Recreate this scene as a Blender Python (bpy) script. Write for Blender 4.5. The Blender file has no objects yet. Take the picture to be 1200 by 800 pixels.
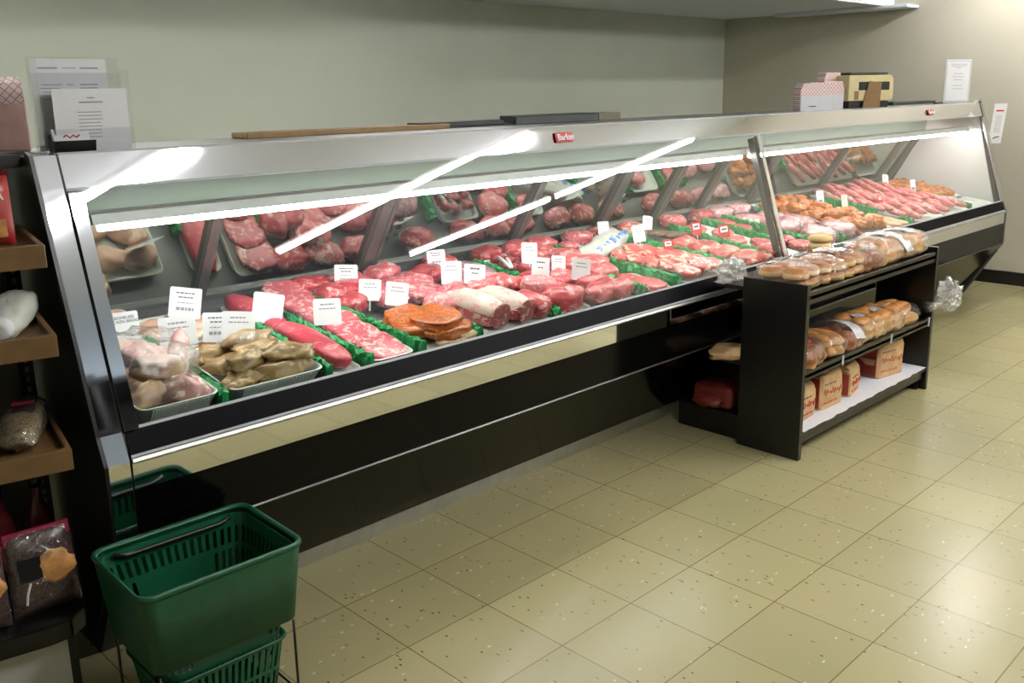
import bpy, math, random
from mathutils import Vector, Matrix, Euler, noise
C = bpy.context.scene.collection
SC = bpy.context.scene
rnd = random.Random(7)
R = math.radians

# ------------------------------------------------------------------ materials
def lin(c):
    return tuple(((v/255)/12.92 if v/255 <= .04045 else ((v/255+.055)/1.055)**2.4) for v in c) + (1,)
MATS = {}
def newmat(name):
    m = bpy.data.materials.new(name); m.use_nodes = True
    nt = m.node_tree
    for n in list(nt.nodes): nt.nodes.remove(n)
    out = nt.nodes.new('ShaderNodeOutputMaterial')
    MATS[name] = m
    return m, nt, out
def N(nt, t, **k):
    n = nt.nodes.new(t)
    for a, v in k.items():
        if a in n.inputs: n.inputs[a].default_value = v
        else: setattr(n, a, v)
    return n
def coords(nt, rand=True, scale=(1,1,1)):
    tc = N(nt, 'ShaderNodeTexCoord'); mp = N(nt, 'ShaderNodeMapping')
    mp.inputs['Scale'].default_value = scale
    nt.links.new(tc.outputs['Object'], mp.inputs['Vector'])
    if rand:
        oi = N(nt, 'ShaderNodeObjectInfo'); ml = N(nt, 'ShaderNodeMath', operation='MULTIPLY'); ml.inputs[1].default_value = 37.0
        nt.links.new(oi.outputs['Random'], ml.inputs[0])
        cb = N(nt, 'ShaderNodeCombineXYZ')
        for i in range(3): nt.links.new(ml.outputs[0], cb.inputs[i])
        nt.links.new(cb.outputs[0], mp.inputs['Location'])
    return mp.outputs['Vector']
def ramp(nt, fac, stops):
    r = N(nt, 'ShaderNodeValToRGB'); e = r.color_ramp.elements
    while len(e) < len(stops): e.new(.5)
    for i, (p, c) in enumerate(stops): e[i].position = p; e[i].color = c
    nt.links.new(fac, r.inputs['Fac']); return r.outputs['Color']
def noise_tex(nt, vec, scale, detail=3, dist=0, rough=.5):
    n = N(nt, 'ShaderNodeTexNoise', Scale=scale, Detail=detail, Distortion=dist, Roughness=rough)
    nt.links.new(vec, n.inputs['Vector']); return n.outputs['Fac']
def bump(nt, h, strength, dist, b):
    bp = N(nt, 'ShaderNodeBump', Strength=strength, Distance=dist)
    nt.links.new(h, bp.inputs['Height']); nt.links.new(bp.outputs['Normal'], b.inputs['Normal'])
def plain(name, col, rough=.5, metal=0, spec=.5, var=.06, scale=30, bmp=0, coat=0, bdist=.001):
    m, nt, out = newmat(name)
    b = N(nt, 'ShaderNodeBsdfPrincipled', Roughness=rough, Metallic=metal)
    b.inputs['Specular IOR Level'].default_value = spec
    b.inputs['Coat Weight'].default_value = coat; b.inputs['Coat Roughness'].default_value = .08
    v = coords(nt, True); f = noise_tex(nt, v, scale, 4)
    c = lin(col) if max(col) > 1.001 else tuple(col)+(1,)
    lo = tuple(x*(1-var) for x in c[:3])+(1,); hi = tuple(min(1, x*(1+var)) for x in c[:3])+(1,)
    nt.links.new(ramp(nt, f, [(.3, lo), (.7, hi)]), b.inputs['Base Color'])
    if bmp: bump(nt, f, bmp, bdist, b)
    nt.links.new(b.outputs[0], out.inputs[0]); return m
def meat(name, lean, fat, amount=.5, scale=22, gloss=.32, dist=1.5, dark=.75, sss=.0):
    m, nt, out = newmat(name)
    b = N(nt, 'ShaderNodeBsdfPrincipled', Roughness=gloss)
    b.inputs['Specular IOR Level'].default_value = .45
    v = coords(nt, True, (1, 1, 1.5))
    f1 = noise_tex(nt, v, scale, 3, dist, .6); f2 = noise_tex(nt, v, scale*.35, 2, .5)
    L = lin(lean); F = lin(fat); D = tuple(x*dark for x in L[:3])+(1,)
    base = ramp(nt, f2, [(.35, D), (.65, L)])
    t = 1-amount
    k = ramp(nt, f1, [(.46+.16*t, (0,0,0,1)), (.54+.2*t, (1,1,1,1))])
    mx = N(nt, 'ShaderNodeMix', data_type='RGBA')
    nt.links.new(k, mx.inputs['Factor']); nt.links.new(base, mx.inputs['A']); mx.inputs['B'].default_value = F
    nt.links.new(mx.outputs['Result'], b.inputs['Base Color'])
    f3 = noise_tex(nt, v, scale*3, 3); bump(nt, f3, .35, .003, b)
    nt.links.new(b.outputs[0], out.inputs[0]); return m
def clear(name, tint=(1,1,1), base=.05, haze=0.0, rough=.03, bmp=0, scale=30):
    m, nt, out = newmat(name)
    tr = N(nt, 'ShaderNodeBsdfTransparent'); tr.inputs[0].default_value = tint+(1,)
    gl = N(nt, 'ShaderNodeBsdfGlossy', Roughness=rough); gl.inputs[0].default_value = (1,1,1,1)
    fr = N(nt, 'ShaderNodeFresnel', IOR=1.5)
    ge = N(nt, 'ShaderNodeNewGeometry'); io = N(nt, 'ShaderNodeMath', operation='MULTIPLY_ADD')   # both faces of a thin film reflect alike
    io.inputs[1].default_value = 1/1.5-1.5; io.inputs[2].default_value = 1.5
    nt.links.new(ge.outputs['Backfacing'], io.inputs[0]); nt.links.new(io.outputs[0], fr.inputs['IOR'])
    ad = N(nt, 'ShaderNodeMath', operation='ADD'); ad.inputs[1].default_value = base; ad.use_clamp = True
    nt.links.new(fr.outputs[0], ad.inputs[0])
    mx = N(nt, 'ShaderNodeMixShader'); nt.links.new(ad.outputs[0], mx.inputs[0])
    nt.links.new(gl.outputs[0], mx.inputs[2]); src = tr.outputs[0]
    if haze:
        df = N(nt, 'ShaderNodeBsdfDiffuse'); df.inputs[0].default_value = (.9,.9,.9,1)
        m2 = N(nt, 'ShaderNodeMixShader'); m2.inputs[0].default_value = haze
        nt.links.new(tr.outputs[0], m2.inputs[1]); nt.links.new(df.outputs[0], m2.inputs[2]); src = m2.outputs[0]
    nt.links.new(src, mx.inputs[1])
    if bmp:
        v = coords(nt, True); f = noise_tex(nt, v, scale, 3, 2.0)
        bp = N(nt, 'ShaderNodeBump', Strength=bmp, Distance=.01)
        nt.links.new(f, bp.inputs['Height']); nt.links.new(bp.outputs[0], gl.inputs['Normal']); nt.links.new(bp.outputs[0], fr.inputs['Normal'])
    nt.links.new(mx.outputs[0], out.inputs[0]); return m
def glow(name, col, s):
    m, nt, out = newmat(name); e = N(nt, 'ShaderNodeEmission', Strength=s); e.inputs[0].default_value = col+(1,)
    nt.links.new(e.outputs[0], out.inputs[0]); return m

plain('wall_paint', (206,210,194), .75, var=.035, scale=2.2)
plain('wall_paint_side', (198,192,174), .75, var=.03, scale=2.0)
plain('ceiling_paint', (228,234,244), .85, var=.02, scale=8)
plain('skirting', (14,14,14), .4)
plain('black_panel', (5,5,5), .14, spec=.14, var=.1, scale=60)
plain('black_rail', (5,5,10), .4, spec=.05)
plain('black_wood', (13,12,12), .28, var=.25, scale=25, bmp=.05)
plain('crease_glint', (84,84,82), .32, .6)  # lighter grey standing in for a highlight on the black panel
plain('deck_grey', (104,106,106), .45, .2)
plain('dark_grey', (42,44,42), .5)
plain('chrome', (.84,.85,.88), .045, 1, var=.01, scale=2.0, bmp=.02, bdist=.004)
plain('steel', (.62,.63,.63), .3, 1, var=.05, scale=60)
plain('kick_metal', (.52,.52,.48), .38, .85, var=.1, scale=20)
plain('frame_metal', (122,122,122), .35, .7, var=.06)
plain('mirror', (.47,.49,.44), .05, 1, var=.02, scale=3)
plain('white_line', (176,178,184), .5)
plain('white_enamel', (228,226,226), .35, var=.01)
plain('header_paint', (98,112,102), .45, var=.03, scale=5)
plain('white_plastic', (226,232,226), .35, var=.015)
plain('card', (240,240,244), .45, var=.01)
plain('ink', (60,60,66), .6)
plain('pale_ink', (150,150,160), .6)
plain('red_plastic', (196,28,34), .35)
plain('red_ink', (190,50,40), .6)
plain('label_red', (200,22,34), .3)
plain('parsley', (10,138,70), .5, var=.35, scale=90, bmp=.2)
plain('basket_green', (8,80,50), .42, var=.12, scale=40, bmp=.05)
plain('black_plastic', (16,16,17), .35)
plain('shelf_wood', (112,84,50), .5, var=.15, scale=14)
plain('plank_tan', (150,120,80), .6, var=.2, scale=18)
plain('plank_dark', (50,58,54), .5, var=.1, scale=18)
plain('panel_beige', (120,116,98), .6)
plain('kraft', (196,160,116), .7, var=.15, scale=25, bmp=.15)
plain('pack_red', (112,36,28), .5, var=.25, scale=18, bmp=.15)
plain('kraft_red', (150,52,34), .6, var=.2, scale=15, bmp=.1)
plain('paper', (222,222,226), .6, var=.02)
plain('paper_cream', (214,212,205), .6)
plain('cream', (232,216,164), .4)
plain('tag_brown', (150,116,74), .7)
plain('seed_mix', (128,112,82), .6, var=.6, scale=140, bmp=.4)
plain('pouch_dark', (70,34,34), .3, var=.2, scale=20)
plain('pouch_pink', (150,40,66), .3)
plain('pastry', (196,140,80), .5, var=.3, scale=40)
plain('wine_red', (92,28,32), .25, var=.3)
plain('red_pack', (150,40,38), .3, var=.3, scale=20)
plain('white_wrap', (205,205,196), .45, var=.05, bmp=.2)
plain('blue_ink', (60,130,210), .5)
plain('pack_blue', (120,150,210), .4)
plain('pink_pack', (238,192,186), .5, var=.1)
pass
plain('crumb', (226,196,140), .7, var=.08, scale=30)

def bun_mat(name, top, side, split=.55):
    m, nt, out = newmat(name); b = N(nt, 'ShaderNodeBsdfPrincipled', Roughness=.45)
    tc = N(nt, 'ShaderNodeTexCoord'); sp = N(nt, 'ShaderNodeSeparateXYZ'); nt.links.new(tc.outputs['Generated'], sp.inputs[0])
    v = coords(nt, True); f = noise_tex(nt, v, 25, 3)
    ad = N(nt, 'ShaderNodeMath', operation='MULTIPLY_ADD'); ad.inputs[1].default_value = .22
    nt.links.new(f, ad.inputs[0]); nt.links.new(sp.outputs[2], ad.inputs[2])
    nt.links.new(ramp(nt, ad.outputs[0], [(.15, lin(top)), (.3, lin(side)), (split, lin(side)), (split+.2, lin(top))]), b.inputs['Base Color'])
    nt.links.new(b.outputs[0], out.inputs[0])
bun_mat('bun_flat', (178,112,54), (228,190,128), .6)
bun_mat('bun_roll', (190,130,66), (228,188,126), .5)
bun_mat('bun_brown', (140,78,40), (204,154,100), .35)

meat('fat', (238,214,200), (220,150,146), .42, 26)
meat('pork', (206,92,104), (240,196,190), .62, 26)
meat('pork_pale', (226,132,138), (244,214,206), .55, 26)
meat('tenderloin', (204,72,88), (236,150,150), .36, 20)
meat('beef', (188,54,66), (232,176,170), .48, 24)
meat('beef_dark', (156,40,50), (220,150,150), .28, 26)
meat('beef_steak', (208,84,90), (238,190,184), .52, 20)
meat('roast_cut', (156,84,82), (226,178,170), .45, 30)
meat('chicken', (226,184,164), (240,212,136), .5, 16)
meat('chicken_pink', (224,164,160), (246,230,206), .55, 18)
meat('chicken_breast', (222,172,146), (238,206,180), .5, 14)
meat('chicken_tan', (156,126,82), (196,166,120), .5, 16, dark=.7)
meat('marinade_orange', (216,120,54), (240,186,120), .42, 18)
meat('chop_spice', (190,92,38), (226,160,96), .45, 55, dark=.7)
meat('pale_cut', (236,198,146), (248,228,192), .5, 18)
meat('purple_mince', (178,110,128), (222,186,190), .6, 60)
meat('sausage', (232,130,134), (246,186,180), .5, 40)
meat('sausage_dark', (96,70,52), (150,120,90), .4, 30)
meat('bacon', (206,82,84), (238,208,184), .62, 16)
meat('ham', (224,150,160), (244,206,206), .58, 20, .2)
meat('patty', (222,168,126), (236,190,150), .5, 60)
meat('seasoned', (204,120,62), (110,54,28), .42, 40)
clear('glass', (.95,.975,.96), .0, 0, .0)
clear('bag', (.99,.99,.99), .05, .03, .07, .9, 22)
clear('crinkle', (.97,.97,.97), .2, .16, .12, 1.0, 26)
clear('wrap', (.99,.99,.99), .09, .02, .1, .8, 40)
clear('acrylic', (.985,.99,.992), .0, .01, .03)
glow('case_tube', (1, .985, .95), 60)
glow('room_tube', (1, .985, .965), 112); glow('wall_fill_tube', (1, .985, .94), 20); glow('cool_fill', (.80, .91, 1), 2.2)  # room lamps, then added fills for the back wall and the ceiling

# floor: vinyl composition tiles 0.3048 m with specks
m, nt, out = newmat('vinyl_tile')
b = N(nt, 'ShaderNodeBsdfPrincipled', Roughness=.22); b.inputs['Specular IOR Level'].default_value = .5
tc = N(nt, 'ShaderNodeTexCoord'); v = tc.outputs['Object']
sc_ = N(nt, 'ShaderNodeVectorMath', operation='SCALE'); sc_.inputs['Scale'].default_value = 1/.3048
nt.links.new(v, sc_.inputs[0])
def line_mask(axis):
    sp = N(nt, 'ShaderNodeSeparateXYZ'); nt.links.new(sc_.outputs[0], sp.inputs[0])
    fr = N(nt, 'ShaderNodeMath', operation='PINGPONG'); fr.inputs[1].default_value = .5
    nt.links.new(sp.outputs[axis], fr.inputs[0])
    lt = N(nt, 'ShaderNodeMath', operation='LESS_THAN'); lt.inputs[1].default_value = .0055
    nt.links.new(fr.outputs[0], lt.inputs[0]); return lt.outputs[0]
mxl = N(nt, 'ShaderNodeMath', operation='MAXIMUM'); nt.links.new(line_mask(0), mxl.inputs[0]); nt.links.new(line_mask(1), mxl.inputs[1])
fl = N(nt, 'ShaderNodeVectorMath', operation='FLOOR'); nt.links.new(sc_.outputs[0], fl.inputs[0])
wn = N(nt, 'ShaderNodeTexWhiteNoise'); nt.links.new(fl.outputs[0], wn.inputs['Vector'])
f1 = noise_tex(nt, v, 1.3, 1, 0); f2 = noise_tex(nt, v, 60, 3)
base = ramp(nt, f1, [(.2, lin((160,152,112))), (.8, lin((180,170,127)))])
tv = N(nt, 'ShaderNodeMix', data_type='RGBA', blend_type='MULTIPLY'); tv.inputs['Factor'].default_value = 1
tr_ = ramp(nt, wn.outputs['Value'], [(0, (.9,.9,.9,1)), (1, (1,1,1,1))])
nt.links.new(base, tv.inputs['A']); nt.links.new(tr_, tv.inputs['B'])
def specks(scale, thr, col, prev, ms):
    mp = N(nt, 'ShaderNodeMapping'); mp.inputs['Scale'].default_value = ms; nt.links.new(v, mp.inputs['Vector'])
    vo = N(nt, 'ShaderNodeTexVoronoi', Scale=scale); nt.links.new(mp.outputs[0], vo.inputs['Vector'])
    a = N(nt, 'ShaderNodeMath', operation='LESS_THAN'); a.inputs[1].default_value = .16; nt.links.new(vo.outputs['Distance'], a.inputs[0])
    sp = N(nt, 'ShaderNodeSeparateColor'); nt.links.new(vo.outputs['Color'], sp.inputs[0])
    g = N(nt, 'ShaderNodeMath', operation='GREATER_THAN'); g.inputs[1].default_value = thr; nt.links.new(sp.outputs[0], g.inputs[0])
    mu = N(nt, 'ShaderNodeMath', operation='MULTIPLY'); nt.links.new(a.outputs[0], mu.inputs[0]); nt.links.new(g.outputs[0], mu.inputs[1])
    mx = N(nt, 'ShaderNodeMix', data_type='RGBA'); nt.links.new(mu.outputs[0], mx.inputs['Factor']); nt.links.new(prev, mx.inputs['A']); mx.inputs['B'].default_value = lin(col)
    return mx.outputs['Result']
c = specks(62, .86, (84,74,52), tv.outputs['Result'], (1, .5, 1))
c = specks(54, .86, (204,200,172), c, (.45, 1.1, 1))
c = specks(46, .78, (136,126,92), c, (1, .45, 1))
mx = N(nt, 'ShaderNodeMix', data_type='RGBA'); nt.links.new(mxl.outputs[0], mx.inputs['Factor']); nt.links.new(c, mx.inputs['A']); mx.inputs['B'].default_value = lin((112,98,64))
nt.links.new(mx.outputs['Result'], b.inputs['Base Color'])
b.inputs['Roughness'].default_value = .26
nt.links.new(b.outputs[0], out.inputs[0])

# checked paper
m, nt, out = newmat('red_check'); b = N(nt, 'ShaderNodeBsdfPrincipled', Roughness=.6)
tc = N(nt, 'ShaderNodeTexCoord'); mp = N(nt, 'ShaderNodeMapping'); mp.inputs['Rotation'].default_value = (0, R(45), 0); nt.links.new(tc.outputs['Object'], mp.inputs[0])
k = None
for ax in (0, 2):
    sp = N(nt, 'ShaderNodeSeparateXYZ'); nt.links.new(mp.outputs[0], sp.inputs[0])
    pp = N(nt, 'ShaderNodeMath', operation='PINGPONG'); pp.inputs[1].default_value = .008; nt.links.new(sp.outputs[ax], pp.inputs[0])
    lt = N(nt, 'ShaderNodeMath', operation='LESS_THAN'); lt.inputs[1].default_value = .0013; nt.links.new(pp.outputs[0], lt.inputs[0])
    if k is None: k = lt
    else:
        a = N(nt, 'ShaderNodeMath', operation='MAXIMUM'); nt.links.new(k.outputs[0], a.inputs[0]); nt.links.new(lt.outputs[0], a.inputs[1]); k = a
mx = N(nt, 'ShaderNodeMix', data_type='RGBA'); nt.links.new(k.outputs[0], mx.inputs['Factor']); mx.inputs['A'].default_value = lin((236,226,224)); mx.inputs['B'].default_value = lin((214,130,134))
nt.links.new(mx.outputs['Result'], b.inputs['Base Color']); nt.links.new(b.outputs[0], out.inputs[0])

# ------------------------------------------------------------------ geometry helpers
class MB:
    def __init__(s): s.v = []; s.f = []
    def add(s, vs, fs):
        b = len(s.v); s.v += [tuple(x) for x in vs]; s.f += [tuple(b+i for i in q) for q in fs]; return s
    def box(s, x0, x1, y0, y1, z0, z1, M=None):
        p = [Vector((x, y, z)) for z in (z0, z1) for y in (y0, y1) for x in (x0, x1)]
        if M is not None: p = [M @ q for q in p]
        return s.add(p, [(0,2,3,1), (4,5,7,6), (0,1,5,4), (2,6,7,3), (0,4,6,2), (1,3,7,5)])
    def prism(s, prof, x0, x1):            # closed profile of (y, z), extruded along x
        n = len(prof)
        vs = [(x0, y, z) for y, z in prof] + [(x1, y, z) for y, z in prof]
        return s.add(vs, [tuple(range(n-1, -1, -1)), tuple(range(n, 2*n))] + [(i, (i+1) % n, n+(i+1) % n, n+i) for i in range(n)])
    def prism_z(s, prof, z0, z1):
        n = len(prof)
        vs = [(x, y, z0) for x, y in prof] + [(x, y, z1) for x, y in prof]
        return s.add(vs, [tuple(range(n-1, -1, -1)), tuple(range(n, 2*n))] + [(i, (i+1) % n, n+(i+1) % n, n+i) for i in range(n)])
    def strip(s, line, x0, x1, t):          # a polyline of (y, z) with thickness t, along x
        n = len(line); L = [Vector(p) for p in line]; off = []
        for i in range(n):
            d = (L[min(i+1, n-1)]-L[max(i-1, 0)]).normalized(); off.append(L[i]+Vector((d.y, -d.x))*t)
        return s.prism([tuple(p) for p in L]+[tuple(p) for p in reversed(off)], x0, x1)
    def tube(s, pts, r, n=8, closed=False):
        P = [Vector(p) for p in pts]; rs = r if isinstance(r, (list, tuple)) else [r]*len(P); rings = []
        up = Vector((0, 0, 1))
        for i, p in enumerate(P):
            d = (P[min(i+1, len(P)-1)]-P[max(i-1, 0)])
            d = d.normalized() if d.length > 1e-9 else Vector((1, 0, 0))
            a = d.cross(up)
            if a.length < 1e-3: a = d.cross(Vector((1, 0, 0)))
            a.normalize(); b = d.cross(a)
            rings.append([p+(a*math.cos(2*math.pi*k/n)+b*math.sin(2*math.pi*k/n))*rs[i] for k in range(n)])
        return s.loft(rings, True, True)
    def loft(s, rings, cap0=False, cap1=False):
        n = len(rings[0]); m_ = len(rings); vs = [p for r in rings for p in r]; fs = []
        for i in range(m_-1):
            for k in range(n): fs.append((i*n+k, i*n+(k+1) % n, (i+1)*n+(k+1) % n, (i+1)*n+k))
        if cap0: fs.append(tuple(range(n-1, -1, -1)))
        if cap1: fs.append(tuple(range((m_-1)*n, m_*n)))
        return s.add(vs, fs)
    def mesh(s, name, mat, smooth=False):
        me = bpy.data.meshes.new(name); me.from_pydata(s.v, [], s.f); me.materials.append(MATS[mat]); me.validate()
        import bmesh
        bm = bmesh.new(); bm.from_mesh(me); bmesh.ops.recalc_face_normals(bm, faces=bm.faces); bm.to_mesh(me); bm.free()
        if smooth:
            for p in me.polygons: p.use_smooth = True
        return me
    def obj(s, name, mat, parent=None, smooth=False, bevel=0):
        return link(name, s.mesh(name, mat, smooth), parent, bevel)
def link(name, me, parent=None, bevel=0):
    o = bpy.data.objects.new(name, me); C.objects.link(o)
    if parent is not None: o.parent = parent
    if bevel:
        md = o.modifiers.new('bevel', 'BEVEL'); md.width = bevel; md.segments = 2; md.limit_method = 'ANGLE'
    return o
def tag(o, label, cat, group=None, kind=None):
    o['label'] = label; o['category'] = cat
    if group: o['group'] = group
    if kind: o['kind'] = kind
    return o
def struct(o): o['kind'] = 'structure'; return o
def thing(name, label, cat, loc=(0,0,0), rz=0, group=None, tilt=0):
    o = bpy.data.objects.new(name, None); C.objects.link(o); o.empty_display_size = .05
    o.matrix_world = Matrix.Translation(loc) @ Matrix.Rotation(tilt, 4, 'X') @ Matrix.Rotation(rz, 4, 'Z')
    return tag(o, label, cat, group)
def put(o, loc, rz=0, tilt=0, extra=None):
    M = Matrix.Translation(loc) @ Matrix.Rotation(tilt, 4, 'X') @ Matrix.Rotation(rz, 4, 'Z')
    o.matrix_world = M @ extra if extra is not None else M
    return o
def text(body, size, mat, parent, M, depth=.0004, align='CENTER', name='lettering', bold=False):
    cu = bpy.data.curves.new(name, 'FONT'); cu.body = body; cu.size = size; cu.extrude = depth; cu.align_x = align; cu.align_y = 'CENTER'
    cu.space_line = .95; cu.materials.append(MATS[mat])
    if bold: cu.offset = size*.015
    tmp = bpy.data.objects.new(name, cu); C.objects.link(tmp)
    me = bpy.data.meshes.new_from_object(tmp.evaluated_get(bpy.context.evaluated_depsgraph_get()))
    bpy.data.objects.remove(tmp); bpy.data.curves.remove(cu); me.materials.clear(); me.materials.append(MATS[mat])
    o = bpy.data.objects.new(name, me); C.objects.link(o); o.parent = parent; o.matrix_local = M; return o
FRONT = Matrix.Rotation(R(90), 4, 'X')       # text in the xz plane facing -y
def rrect(w, d, r, n=5, cx=0, cy=0):
    pts = []
    for sx, sy, a0 in ((1,1,0), (-1,1,90), (-1,-1,180), (1,-1,270)):
        for k in range(n+1):
            a = R(a0+90*k/n); pts.append((cx+sx*(w/2-r)+r*math.cos(a), cy+sy*(d/2-r)+r*math.sin(a)))
    return pts
def nz(p, seed, sc):
    return noise.noise(Vector((p[0]*sc+seed*3.7, p[1]*sc+seed*1.3, p[2]*sc-seed*2.1)))
def spow(x, e): return math.copysign(abs(x)**e, x)
def lump(sx, sy, sz, e1=1, e2=1, amp=.15, sc=1.5, seed=0, nu=26, nv=14, fine=0, flat=None, bend=0):
    """a superellipsoid with a lumpy surface; sx, sy, sz are half sizes"""
    mb = MB(); rings = []
    for j in range(nv+1):
        ph = -math.pi/2+math.pi*j/nv; cz = spow(math.sin(ph), e1); cr = spow(math.cos(ph), e1); ring = []
        for i in range(nu):
            t = 2*math.pi*i/nu; q = (cr*spow(math.cos(t), e2), cr*spow(math.sin(t), e2), cz)
            k = 1+amp*nz(q, seed, sc)+(fine*nz(q, seed+9, sc*4) if fine else 0)
            x, y, z = q[0]*sx*k, q[1]*sy*k, q[2]*sz*k
            if flat is not None and z < flat*sz: z = flat*sz
            if bend: y += bend*sx*(1-(q[0])**2)
            ring.append((x, y, z))
        rings.append(ring)
    return mb.loft(rings, True, True)
_cache = {}
def lump_mesh(key, mat, **k):
    kk = (key, mat)
    if kk not in _cache: _cache[kk] = lump(**k).mesh(key, mat, True)
    return _cache[kk]

# ------------------------------------------------------------------ room
XW, YB = 6.2, 2.75
struct(MB().box(-4, XW, -6, YB, -.1, 0).obj('floor', 'vinyl_tile'))
struct(MB().box(-4, XW+.1, YB, YB+.1, -.1, 2.6).obj('wall_back', 'wall_paint'))
struct(MB().box(XW, XW+.1, -6, YB, -.1, 2.6).obj('wall_right', 'wall_paint_side'))
struct(MB().box(-4.1, -4, -6, YB, -.1, 2.6).obj('wall_left', 'wall_paint'))
struct(MB().box(-4, XW, -6.1, -6, -.1, 2.6).obj('wall_front', 'wall_paint'))
struct(MB().box(-4, XW, -6, 1.2, 2.56, 2.6).box(-4, XW, 1.2, YB, 2.1, 2.6).obj('ceiling', 'ceiling_paint'))
struct(MB().box(XW-.22, XW, 1.0, 2.14, 2.075, 2.1).obj('trim_1', 'ceiling_paint', bevel=.008))
struct(MB().box(XW-.015, XW, -6, YB, 0, .10).obj('baseboard_right', 'skirting'))
struct(MB().box(-4, XW-.015, YB-.015, YB, 0, .10).obj('baseboard_back', 'skirting'))

def ceiling_light(a, b, label, z=2.56, tm='room_tube'):
    a = Vector((a[0], a[1], 0)); b = Vector((b[0], b[1], 0)); L = (b-a).length; ang = math.atan2((b-a).y, (b-a).x); c = (a+b)/2
    t = thing('ceiling_light', label, 'ceiling light', (c.x, c.y, z), ang, 'ceiling tube lights')
    MB().prism([(-.07, 0), (-.05, -.045), (.05, -.045), (.07, 0)], -L/2-.02, L/2+.02).obj('housing', 'white_enamel', t)
    for s in (-1, 1): MB().box(s*(L/2+.01)-.012, s*(L/2+.01)+.012, -.045, .045, -.085, -.045).obj('tube_holder', 'white_enamel', t)
    for y in (-.022, .022): MB().tube([(-L/2, y, -.066), (L/2, y, -.066)], .014, 8).obj('tube', tm, t, True)
ceiling_light((2.0,-3.0), (3.33,-1.54), 'white twin tube ceiling light mirrored in the left pane')
ceiling_light((3.47,-3.45), (4.58,-2.73), 'white twin tube ceiling light mirrored lower in the middle of the pane')
ceiling_light((4.62,-2.70), (5.72,-1.88), 'white twin tube ceiling light mirrored under the canopy near the join')
ceiling_light((.1,-2.42), (.80,-1.41), 'short white tube ceiling light mirrored at the left canopy end')
ceiling_light((5.2,.05), (6.0,.05), 'white tube ceiling light shining on the floor by the right wall')
for x, l in ((-1.9, 'left end'), (-.2, 'left half'), (1.5, 'middle')):  # unseen tubes added only to lift the back wall
    ceiling_light((x-.6,1.42), (x+.6,1.42), 'unseen tube light added to brighten the back wall, '+l, 2.1, 'wall_fill_tube')
# unseen glowing pane behind the viewer, added to brighten ceiling and canopy
w_ = MB().box(.2, 5.2, -6.0, -5.97, .75, 2.35).obj('fill_pane', 'cool_fill'); struct(w_)
fr_ = MB()
for x in (.2, 1.86, 3.53, 5.2): fr_.box(x-.03, x+.03, -6.0, -5.94, .72, 2.38)
for z in (.75, 2.35): fr_.box(.2, 5.2, -6.0, -5.94, z-.03, z+.03)
struct(fr_.obj('trim_2', 'dark_grey'))  # frame bars around the added pane

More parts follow.
